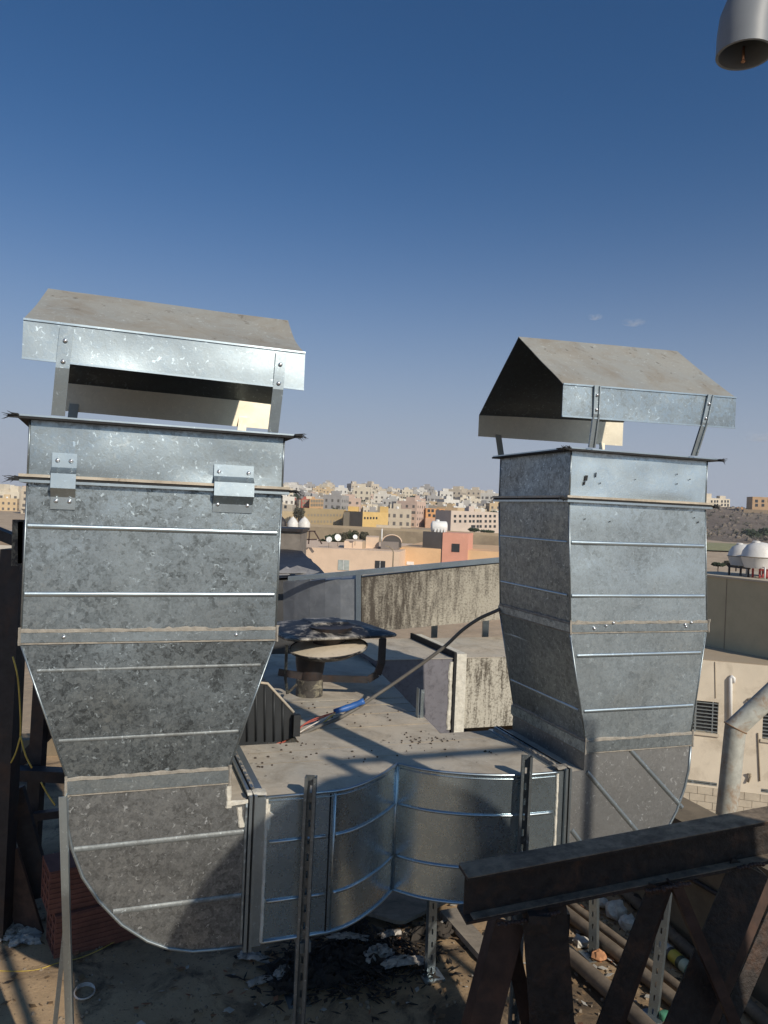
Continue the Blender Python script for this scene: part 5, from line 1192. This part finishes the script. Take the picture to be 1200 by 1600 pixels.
# dishes
for lab, px, py, r_, dx in (('round satellite dish left of the brightest one', 514, 843, .32, -.2), ('largest tilted satellite dish on the low peach building', 528, 840, .38, .6), ('small satellite dish farthest right, half hidden in bushes', 555, 839, .26, .4)):
    c = onY(px, py, 80.5); t = thing('satellite_dish', lab, 'satellite dish', onY(px, 850, 80.5), W, 'satellite dishes on the low peach building')
    q = Vector((dx, -1, .35)).to_track_quat('Z', 'Y').to_matrix(); mb = MB(); mb.lathe(c, [(.02, -.10), (r_ * .5, -.07), (r_, 0), (r_ * .98, .015), (r_ * .5, -.05)], 20, q); mb.build('dish', WHITEP, t, W, True)
    mb = MB(); mb.tube([c + Vector((0, .1, 0)), Vector((c.x, c.y + .1, c.z - .9))], .03, 6); mb.tube([c + Vector((0, 0, -r_ * .8)), c + Vector((dx * .3, -.4, 0))], .015, 5); mb.build('dish_mast', MORTAR, t, W, True)
# street lamp + poles
t = thing('street_lamp', 'curved grey street lamp rising before the low peach building', 'street lamp', onY(610, 1000, 70))
p0, p1 = onY(609, 1000, 70), onY(608, 863, 70); p1.x = p0.x
mb = MB(); mb.tube([p0, p1, p1 + Vector((-.10, 0, .30)), p1 + Vector((-.42, 0, .50))], [.09, .06, .05, .04], 8); mb.build('pole', MORTAR, t, W, True)
mb = MB(); mb.bar(p1 + Vector((-.40, 0, .48)), p1 + Vector((-.78, 0, .60)), .14, .09); mb.build('lamp_head', MORTAR, t)
t = thing('tall_pole', 'thin pale pole standing before the long boundary wall', 'pole', onY(596, 845, 100))
mb = MB(); mb.tube([onY(596, 860, 100), onY(597, 826, 100)], .08, 6); mb.build('pole', WHITEP, t, W, True)

# ------------------------------------------------------------------ plants
def foliage(mb, c, rx, ry, rz, n, s, rg):
    for i in range(n):
        d = Vector((rg.gauss(0, 1), rg.gauss(0, 1), rg.gauss(0, 1))).normalized() * rg.uniform(.45, 1) ** .6
        w = 1 + .4 * mnoise.noise(d * 2 + Vector(c))
        p = Vector(c) + Vector((d.x * rx * w, d.y * ry * w, d.z * rz * w)); a = Vector((rg.uniform(-1, 1), rg.uniform(-1, 1), rg.uniform(-1, 1))).normalized() * s * rg.uniform(.6, 1.4); b = a.orthogonal().normalized() * s * rg.uniform(.4, 1)
        mb.add([p - a, p + b, p + a, p - b], [(0, 1, 2, 3)])
def bush(nm, lab, cat, px, py, Y, wpx, hpx, mat, n, grp, seed, trunk=True, s=None):
    rg = random.Random(seed); b = onY(px, py, Y); b.z = max(b.z, gz(b.x, b.y)) if False else b.z; w = wpx * Y / 1200 / 2; h = hpx * Y / 1200 / 2
    t = thing(nm, lab, cat, b, W, grp); mb = MB()
    for k in range(5): foliage(mb, b + Vector((rg.uniform(-.6, .6) * w, rg.uniform(-.5, .5) * w, h * rg.uniform(.8, 1.3))), w * .55, w * .5, h * rg.uniform(.5, .8), n // 5, s or max(.06, w * .12), rg)
    mb.build('crown', mat, t)
    mb = MB()
    g0 = Vector((b.x, b.y, min(b.z, gz(b.x, b.y)) - .2))
    mb.tube([g0, b + Vector((0, 0, h * .6)), b + Vector((w * .2, 0, h * 1.3))], [w * .09, w * .07, w * .03], 6); mb.tube([b + Vector((0, 0, h * .3)), b + Vector((-w * .5, 0, h * 1.2))], [w * .05, w * .02], 5); mb.build('trunk', BARK, t)
for i, (px, w, h, lab) in enumerate(((518, 26, 18, 'dusty bush behind the left satellite dishes'), (536, 22, 20, 'dusty bush behind the brightest dish'), (550, 18, 26, 'tallest dusty bush above the low peach roof'), (566, 20, 22, 'dusty bush right of the tallest one, beside the parapet block'), (505, 16, 9, 'small dry bush at the left end of the row behind the dishes'))):
    bush('bush', lab, 'bush', px, 851, 96, w, h, DRYLEAF if i % 2 else LEAF, 900, 'bushes beyond the low peach building', 20 + i)
for i, (px, py, w, h, Y, lab) in enumerate(((466, 812, 20, 22, 235, 'dark tree behind the cone topped tanks'), (624, 812, 22, 18, 330, 'dark tree below the white houses right of the yellow block'), (634, 808, 14, 22, 330, 'narrow dark tree on the hillside'), (613, 806, 10, 12, 340, 'small dark tree beside the yellow block'), (741, 832, 18, 8, 190, 'low green shrub before the pink building'), (762, 833, 22, 5, 190, 'flat dry shrub before the pink building'), (742, 848, 18, 10, 110, 'dusty shrub right of the salmon tower'), (1178, 850, 34, 24, 300, 'dark olive tree at the foot of the rocky hill'), (1198, 846, 40, 22, 310, 'dark tree at the right picture edge below the hill'), (1150, 888, 30, 14, 110, 'dark shrub behind the left roof tank'), (1122, 886, 22, 8, 100, 'dry shrub beside the right stack'), (22, 790, 10, 6, 300, 'small far tree at the left edge'))):
    bush('tree' if h > 10 else 'shrub', lab, 'tree' if h > 10 else 'shrub', px, py, Y, w, h, LEAF if i % 3 else DRYLEAF, 1100, None, 60 + i)
# field strip and bushes at right
def far_sheet(nm, x0, x1, y0, y1, mat, lift=.3):
    return struct(grid_mesh(frange(x0, x1, (x1 - x0) / 24), frange(y0, y1, (y1 - y0) / 14), lambda x, y: ground_h(x, y) + lift, nm, mat))
far_sheet('field', 70, 150, 188, 232, GRASSM, .35)
# road strip in the left
# ------------------------------------------------------------------ boundary wall and strip
t = thing('boundary_wall', 'long sandy boundary wall running before the factories', 'wall', onY(600, 850, 150)); 
SANDW = mat_plain('sandy_wall', (.42, .33, .22), .95, 0, .2, .5, .3, .05, (.27, .21, .15), .25, .6)
o_, A, Bp, zt = fbox(t, 'wall', SANDW, 380, 830, 828.5, 120, .6, Y1=104, top=onY(600, 828.5, 112).z)
o_, A, Bp, zt = fbox(t, 'upper_wall', plaster('sandcap', (.50, .39, .26)), 380, 830, 824, 128, .4, Y1=114, top=onY(600, 824.5, 121).z)
for k in range(9):
    x = 480 + k * 38; mb = MB(); f = (x - 380) / 450; p = onY(x, 835, 119.7 - 15.4 * f); mb.box((p.x - .12, p.y - .2, p.z - 3), (p.x + .12, p.y + .2, zt - .3)); mb.build('wall_pier', SANDW, t)
# ------------------------------------------------------------------ factories and large blocks
OLT = plaster('olivetan', (.36, .275, .155)); YEL = plaster('yellow', (.62, .43, .17)); GRY = plaster('shadegrey', (.26, .225, .17)); PINK = plaster('palepink', (.60, .50, .42)); ORA = plaster('orange', (.56, .30, .13)); REDB = plaster('redblock', (.40, .12, .085))  # GRY paints shaded building sides grey, and serves far windows
t = thing('tan_factory', 'long olive tan factory hall with rows of windows', 'factory', onY(510, 823, 250))
o_, A, Bp, zt = fbox(t, 'wall', OLT, 474, 541, 793.5, 250, 30, Y1=253)
windows(t, A, Bp, [(x, y) for y in (805, 815) for x in range(482, 538, 5)], .55, .75, 250, GRY)
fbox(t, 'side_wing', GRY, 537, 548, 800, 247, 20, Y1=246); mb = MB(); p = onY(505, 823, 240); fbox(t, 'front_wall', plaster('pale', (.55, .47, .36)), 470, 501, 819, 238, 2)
t = thing('yellow_factory', 'bright yellow block with a row of small windows and a side painted grey for shade', 'factory', onY(585, 823, 250))
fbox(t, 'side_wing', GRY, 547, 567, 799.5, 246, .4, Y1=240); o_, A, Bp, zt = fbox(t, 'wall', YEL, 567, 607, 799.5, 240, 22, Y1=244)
windows(t, A, Bp, [(570 + i * 4.6, 809.5) for i in range(5)], .55, .7, 240, DARKWIN)
fbox(t, 'stair_tower', YEL, 590, 607, 791, 250, 10); fbox(t, 'roof_room_or_shaded_side', YEL, 544, 560, 791, 262, 10); fbox(t, 'stair_shade', GRY, 590, 594, 791, 248, 6)
fbox(t, 'low_annex', plaster('pale', (.55, .47, .36)), 588, 626, 820, 232, 4)
t = thing('pink_building', 'pale pink four storey building with small square windows beside the right stack', 'building', onY(735, 830, 215))
o_, A, Bp, zt = fbox(t, 'wall', PINK, 705, 790, 800, 205, 18, Y1=207.5, top=onY(745, 799.5, 213).z)
windows(t, A, Bp, [(x, y) for y in (806.5, 814.5) for x in (711, 719, 727, 734.5, 740, 746.5, 751, 759, 766, 773, 781)] + [(x, 822.5) for x in (738, 741, 746.5, 751, 759, 766, 773, 781)], .62, .70, 205, DARKWIN)
fbox(t, 'roof_room_or_shaded_side', PINK, 733, 741, 791, 212, 8); fbox(t, 'roof_room_or_shaded_side', plaster('pale', (.55, .47, .36)), 741.5, 752, 795, 213, 8)
t = thing('orange_building', 'orange three storey building on the hillside with dark balconies', 'building', onY(681, 822, 290))
o_, A, Bp, zt = fbox(t, 'wall', ORA, 666, 695, 794, 290, 20, Y1=291.5); windows(t, A, Bp, [(670, 798), (676, 798), (684, 798), (691, 799), (671, 805), (678, 806), (690, 805), (674, 812)], 1.0, 1.1, 290, DARKWIN)
fbox(t, 'lower_wing', plaster('peachpink', (.56, .34, .22)), 665, 682, 809, 284, 8)
t = thing('cream_building', 'cream block left of the orange one with a side painted grey for shade', 'building', onY(650, 822, 285))
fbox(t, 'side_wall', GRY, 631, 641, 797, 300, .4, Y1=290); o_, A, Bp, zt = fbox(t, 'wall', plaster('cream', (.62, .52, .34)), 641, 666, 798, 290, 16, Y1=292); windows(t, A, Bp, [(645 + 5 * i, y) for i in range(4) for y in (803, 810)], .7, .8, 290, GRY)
for lab, x0, x1, yt, Y, col in (('red block of flats at the left of the skyline, first of two', 454, 469, 780, 330, REDB), ('red block of flats at the left of the skyline, right one of two', 471, 484, 779, 322, REDB), ('apricot block of flats right of the red ones', 484, 517, 779, 318, plaster('apricot2', (.60, .38, .20)))):
    t = thing('apartment_block', lab, 'apartment block', onY((x0 + x1) / 2, 795, Y)); o_, A, Bp, zt = fbox(t, 'wall', col, x0, x1, yt, Y, 10, Y1=Y + 1)
    windows(t, A, Bp, [(x, y) for y in (yt + 4, yt + 10) for x in range(int(x0) + 3, int(x1) - 1, 4)], .9, 1.2, Y, GRY)
    fbox(t, 'roof_room_or_shaded_side', col, x0 + 3, x0 + 7, yt - 3, Y + 3, 4)
t = thing('cream_corner_building', 'cream and grey building just right of the left stack on the horizon', 'building', onY(450, 820, 240))
o_, A, Bp, zt = fbox(t, 'wall', plaster('cream2', (.50, .40, .25)), 425, 459, 798, 240, 14); windows(t, A, Bp, [(446, 792)], .8, 1, 240, DARKWIN); fbox(t, 'upper_storey', plaster('greycream', (.42, .37, .30)), 425, 457, 787, 246, 10)
# right hill buildings
t = thing('white_hill_building', 'cream two storey building on stilts on the hill crest right of the right stack', 'building', onY(1124, 800, 460))
zc = onY(1124, 794, 460).z
o_, A, Bp, zt = fbox(t, 'wall', plaster('cream3', (.64, .56, .44)), 1100, 1141, 777.5, 460, 9, zbot=zc, Y1=466); windows(t, A, Bp, [(x, y) for y in (783.5, 789) for x in (1112, 1117, 1121, 1128, 1133, 1137.5)], 1.2, 1.5, 460, DARKWIN)
fbox(t, 'roof_room_or_shaded_side', plaster('cream3', (0, 0, 0)), 1103, 1112, 771, 470, 6, zbot=zc); fbox(t, 'roof_room_or_shaded_side', plaster('cream3', (0, 0, 0)), 1125, 1134, 774.5, 472, 5, zbot=zc)
for px in (1110, 1122, 1128, 1139): fbox(t, 'column', plaster('cream3', (0, 0, 0)), px, px + 1.6, 794, 461.5, .5, top=zc)
fbox(t, 'ground_floor', plaster('shadebrown', (.20, .16, .12)), 1108, 1140, 794, 466, 6, top=zc)
t = thing('brown_hill_building', 'brown brick coloured building cut by the right picture edge on the hill', 'building', onY(1190, 800, 430))
o_, A, Bp, zt = fbox(t, 'wall', plaster('brownish', (.46, .30, .17)), 1176, 1230, 776, 430, 7); windows(t, A, Bp, [(1182, 783), (1192, 783), (1182, 789.5), (1192, 789.5), (1202, 783)], 1.6, 1.6, 430, DARKWIN)
t = thing('orange_hill_hut', 'small orange and grey house between the two hill crest buildings', 'house', onY(1155, 798, 450))
fbox(t, 'wall', plaster('shedgrey', (.3, .26, .22)), 1143, 1152, 792, 452, 5); o_, A, Bp, zt = fbox(t, 'wall', ORA, 1152, 1161, 792.5, 450, 5); windows(t, A, Bp, [(1156, 794.5)], 1.1,1.1,450, DARKWIN)
t = thing('hill_wall', 'low brown wall along the hill crest', 'wall', onY(1180, 797, 428)); fbox(t, 'wall', plaster('wallbrown', (.24, .18, .12)), 1162, 1240, 795.5, 428, .4)

# ------------------------------------------------------------------ hillside town
pal = [('white', (.66, .63, .57)), ('white', (.62, .585, .52)), ('cream', (.62, .545, .42)), ('beige', (.52, .45, .35)), ('pinkish', (.56, .42, .34)), ('ochre', (.56, .425, .26)), ('grey', (.36, .345, .33)), ('cream', (.64, .57, .45)), ('sand', (.57, .49, .38))]
vars_ = {}
def house_mesh(ci, vi):
    k = (ci, vi)
    if k in vars_: return vars_[k]
    rg = random.Random(100 + vi); w = [11, 8, 14, 10][vi]; d = [9, 8, 10, 12][vi]; fl2 = [3, 2, 2, 4][vi]; h = fl2 * 3.1 + .7
    mb = MB(); mb.cur = 0; mb.box((-w / 2, 0, -4), (w / 2, d, h)); mb.cur = 2; mb.box((-w / 2 + .3, .3, h), (w / 2 - .3, d - .3, h + .02)); mb.cur = 0
    for a, b in (((-w / 2, -.02, h), (w / 2, .2, h + .7)), ((-w / 2, d - .2, h), (w / 2, d, h + .7)), ((-w / 2, .2, h), (-w / 2 + .2, d - .2, h + .7)), ((w / 2 - .2, .2, h), (w / 2, d - .2, h + .7))): mb.box(a, b)
    rw = rg.uniform(3, 4.5); rx_ = rg.uniform(-w / 2 + .5, w / 2 - rw - .5); mb.box((rx_, d * .4, h), (rx_ + rw, d * .4 + 3.5, h + 2.8))
    mb.cur = 3
    for q_ in range(2): cx = rg.uniform(-w / 2 + 1, w / 2 - 1); mb.lathe((cx, rg.uniform(1.5, d - 2), h), [(.6, 0), (.6, 1.2), (.2, 1.6)], 8)
    mb.cur = 1; nw = int(w / 2.7)
    for f in range(fl2):
        for i in range(nw):
            x = -w / 2 + (i + .5) * w / nw; ww = .55 if rg.random() < .75 else 1.0; mb.box((x - ww, -.06, f * 3.1 + 1.0), (x + ww, .1, f * 3.1 + 2.4))
        for i in range(int(d / 3)):
            y = (i + .5) * d / int(d / 3); mb.box((w / 2 - .1, y - .5, f * 3.1 + 1), (w / 2 + .05, y + .5, f * 3.1 + 2.3)); mb.box((-w / 2 - .05, y - .5, f * 3.1 + 1), (-w / 2 + .1, y + .5, f * 3.1 + 2.3))
    mb.cur = 0
    if vi in (1, 3): mb.box((-w / 2 + 1, -1.2, 3.0), (w * .1, 0, 3.2)); mb.box((-w / 2 + 1, -1.2, 3.2), (w * .1, -1.1, 4.0))
    me = bpy.data.meshes.new('town_house'); me.from_pydata([tuple(p) for p in mb.v], [], mb.f)
    for m in (plaster('town_' + pal[ci][0] + str(ci), pal[ci][1]), plaster('town_window', (.13, .12, .11)), plaster('roofscreed', (.36, .31, .25)), WHITEP): me.materials.append(m)
    me.polygons.foreach_set('material_index', mb.mi); vars_[k] = me; return me
rg = random.Random(77); placed = []; cnt = 0
st = ['three storey', 'two storey', 'broad', 'four storey']
for row in range(12):
    Y = 275 + row * 38
    px = 418 + rg.uniform(0, 8)
    while px < 806:
        Yy = Y + rg.uniform(-13, 13); p = ray(px, 800) * Yy
        z = gz(p.x, Yy) - .3; step = rg.uniform(9.5, 17.5) * (430 / Yy) * 1.18
        if rg.random() > .16 and cnt < 278 and not (row < 1 and 470 < px < 615) and not (row < 1 and 655 < px < 800):
            ci, vi = rg.randrange(len(pal)), rg.randrange(4)
            part_ = 'left' if px < 540 else ('middle' if px < 660 else 'right'); hgt_ = 'lower slope' if row < 4 else ('mid slope' if row < 8 else 'crest')
            side_ = {'left': 'above the tan factory', 'middle': 'above the yellow block', 'right': 'above the pink building'}[part_]
            sc_ = rg.uniform(.58, .92) * (1.0 if Yy < 500 else 1.15)
            m = Matrix.Translation((p.x, Yy, z)) @ Matrix.Rotation(rg.choice([0, .35, -.3, .12, -.5]) + rg.uniform(-.1, .1), 4, 'Z') @ Matrix.Diagonal((sc_, sc_, sc_ * rg.uniform(.8, 1.1), 1))
            o = put('town_house', house_mesh(ci, vi), m); tag(o, '%s %s house on the town\'s %s, %s' % (pal[ci][0], st[vi], hgt_, side_), 'house', 'houses of the hillside town'); cnt += 1
        px += step
for i in range(22):                       # lower houses at the far left edge and right of the stack
    if i < 15: px = rg.uniform(-30, 60); Yy = rg.uniform(250, 420); side_ = 'at the far left edge of the horizon'
    else: px = rg.uniform(395, 440); Yy = rg.uniform(300, 500); side_ = 'just beside the left stack on the horizon'
    ci, vi = rg.choice([2, 3, 3, 8, 5]), rg.randrange(4); p = ray(px, 800) * Yy
    m = Matrix.Translation((p.x, Yy, gz(p.x, Yy) - .4)) @ Matrix.Rotation(rg.uniform(-.4, .4), 4, 'Z') @ Matrix.Scale(rg.uniform(.5, .68), 4)
    o = put('town_house', house_mesh(ci, vi), m); tag(o, '%s %s house %s' % (pal[ci][0], st[vi], side_), 'house', 'houses of the hillside town')
rgh = random.Random(41); mb = MB(); mb2 = MB()
for i in range(2600):
    x = rgh.uniform(118, 420); y = rgh.uniform(265, 480)
    if x / y < .36: continue
    z = ground_h(x, y) + 1.0; s_ = rgh.uniform(.2, 1.0) ** 1.5 * 1.3 + .15
    if i % 3: mb.lathe((x, y, z - .3), [(s_, 0), (s_ * rgh.uniform(.7, 1.1), s_ * .7), (s_ * .3, s_ * 1.2)], 5)
    else: foliage(mb2, (x, y, z + s_ * .4), s_ * 1.3, s_ * 1.3, s_ * .8, 14, s_ * .5, rgh)
o = mb.build('hill_rocks', mat_plain('hill_rock', (.20, .165, .13), .95, 0, .5, .7), None); tag(o, 'loose rocks strewn over the brown hillside at the right', 'rocks', kind='stuff')
o = mb2.build('hill_scrub', DRYLEAF, None); tag(o, 'low dry scrub dotted over the brown hillside at the right', 'scrub', kind='stuff')
# outskirts of the town, too many to count: one mass left and right of the houses above
rg2 = random.Random(91); mb = MB()
for i in range(260):
    px = rg2.uniform(-420, 415) if i % 3 else rg2.uniform(812, 1050); Yy = rg2.uniform(300, 640); p = ray(px, 800) * Yy; z = gz(p.x, Yy)
    w, d_, h = rg2.uniform(3, 6), rg2.uniform(4, 7), rg2.uniform(4, 9); a = rg2.uniform(-.4, .4); ca, sa = math.cos(a), math.sin(a); ax_, ay_ = Vector((ca, sa, 0)), Vector((-sa, ca, 0)); c = Vector((p.x, Yy, z)); mb.cur = i % 4
    mb.obox(c + Vector((0, 0, h / 2 - 1)), ax_ * w, ay_ * d_, Vector((0, 0, h / 2 + 1))); mb.obox(c + ax_ * (w * .3) + Vector((0, 0, h + 1.2)), ax_ * 1.5, ay_ * 1.6, Vector((0, 0, 1.2)))
    mb.cur = 4
    for f in range(int(h / 3)):
        for k in range(int(w / 1.3)): q = c - ay_ * (d_ + .02) + ax_ * (-w + (k + .5) * 2 * w / int(w / 1.3)) + Vector((0, 0, 1.7 + 3 * f)); mb.obox(q, ax_ * .5, ay_ * .08, Vector((0, 0, .65)))
o = mb.build('town_outskirts', [plaster('town_%s%d' % (pal[q][0], q), pal[q][1]) for q in (1, 3, 4, 7)] + [plaster('town_window', (.13, .12, .11))]); tag(o, 'far outskirts of the hillside town beyond both stacks', 'town', kind='stuff')
# scattered town trees
for i in range(26):
    px = rg.uniform(440, 790); Yy = rg.uniform(300, 560); p = ray(px, 800) * Yy; z = gz(p.x, Yy); py = 800 - 0
    sd_ = 'above the tan factory' if px < 540 else ('above the yellow block' if px < 660 else 'above the pink building'); dp_ = 'nearer' if Yy < 400 else ('midway' if Yy < 480 else 'farther')
    t = thing('hill_tree', 'small dark tree between the hillside houses %s, %s up the slope' % (sd_, {'nearer': 'low', 'midway': 'half way', 'farther': 'high'}[dp_]), 'tree', (p.x, Yy, z), W, 'trees among the hillside houses'); mb = MB(); foliage(mb, (p.x, Yy, z + 4), 2.6, 2.6, 2.8, 160, .7, rg); mb.build('crown', LEAF, t)
    mb = MB(); mb.tube([(p.x, Yy, z - .3), (p.x, Yy, z + 4)], [.3, .15], 5); mb.build('trunk', BARK, t)
# left edge: shed and wall on the sandy ground
t = thing('left_shed', 'grey roofed shed with a fence on the sandy ground at the far left edge', 'shed', onY(10, 870, 120))
fbox(t, 'wall', plaster('shedbrown', (.25, .19, .14)), -60, 24, 834, 120, 8); fbox(t, 'roof', plaster('shedroof', (.42, .40, .38)), -64, 18, 829, 119, 9, zbot=onY(0, 834, 119).z)
fbox(t, 'fence_panel', plaster('pale2', (.5, .46, .4)), -40, 26, 850, 112, .2)
t = thing('left_boundary', 'long pale boundary wall low at the far left behind the frame', 'wall', onY(10, 880, 100)); fbox(t, 'wall', plaster('pale2', (0, 0, 0)), -200, 110, 870, 102, .3)
# small cloud wisps far away
for lab, px, py, w, h, seed in (('small faint cloud wisp above the right rain hood', 930, 489, 16, 11, 3), ('fainter thin cloud wisp beside the first', 990, 497, 26, 12, 5), ('faint low cloud at the right edge above the hill', 1190, 672, 40, 18, 8)):
    Yc = 6000; c = onY(px, py, Yc); rx, rz = w * Yc / 1200, h * Yc / 1200; mb = MB(); mb.lathe(c, [(rx * .02, -rz)] + [(rx * math.cos(R(a)), rz * math.sin(R(a))) for a in range(-75, 90, 15)] + [(rx * .02, rz)], 24)
    T_ = NT('cloud_%d' % seed); T_.t.nodes.remove(T_.b); out = T_.t.nodes['Material Output']; vol = T_.n('ShaderNodeVolumePrincipled'); T_.l(vol.outputs[0], out.inputs['Volume']); vol.inputs['Color'].default_value = (1, 1, 1, 1); vol.inputs['Anisotropy'].default_value = -.2
    tc = T_.n('ShaderNodeTexCoord'); mp = T_.n('ShaderNodeMapping'); mp.inputs['Scale'].default_value = (1 / rx, 1 / rx, 1 / rz); T_.l(tc.outputs['Object'], mp.inputs['Vector'])
    ln = T_.n('ShaderNodeVectorMath', operation='LENGTH'); T_.l(mp.outputs[0], ln.inputs[0]); fall = T_.math('SUBTRACT', 1.0, ln.outputs['Value'], True)
    nz = T_.noise(mp.outputs[0], 1.6, 5, .6); den = T_.math('MULTIPLY', T_.math('MULTIPLY', fall, T_.ramp(nz, [(.40, 0), (.7, 1)])), 1.6 / rx); T_.l(den, vol.inputs['Density'])
    o = mb.build('cloud', T_.m); tag(o, lab, 'cloud', kind='stuff')
# thin dusty air over the whole place
mb = MB(); mb.box((-9500, -6500, -13), (9500, 12500, 32)); hm = NT('dusty_air'); hm.t.nodes.remove(hm.b); hv_ = hm.n('ShaderNodeVolumePrincipled')
hv_.inputs['Color'].default_value = (.93, .95, 1.0, 1); hv_.inputs['Density'].default_value = .00022; hv_.inputs['Anisotropy'].default_value = .1
hm.l(hv_.outputs[0], hm.t.nodes['Material Output'].inputs['Volume']); o = mb.build('haze', hm.m); o['kind'] = 'stuff'; o['label'] = 'thin pale dusty air over the whole town'; o['category'] = 'haze'
bpy.context.view_layer.update()
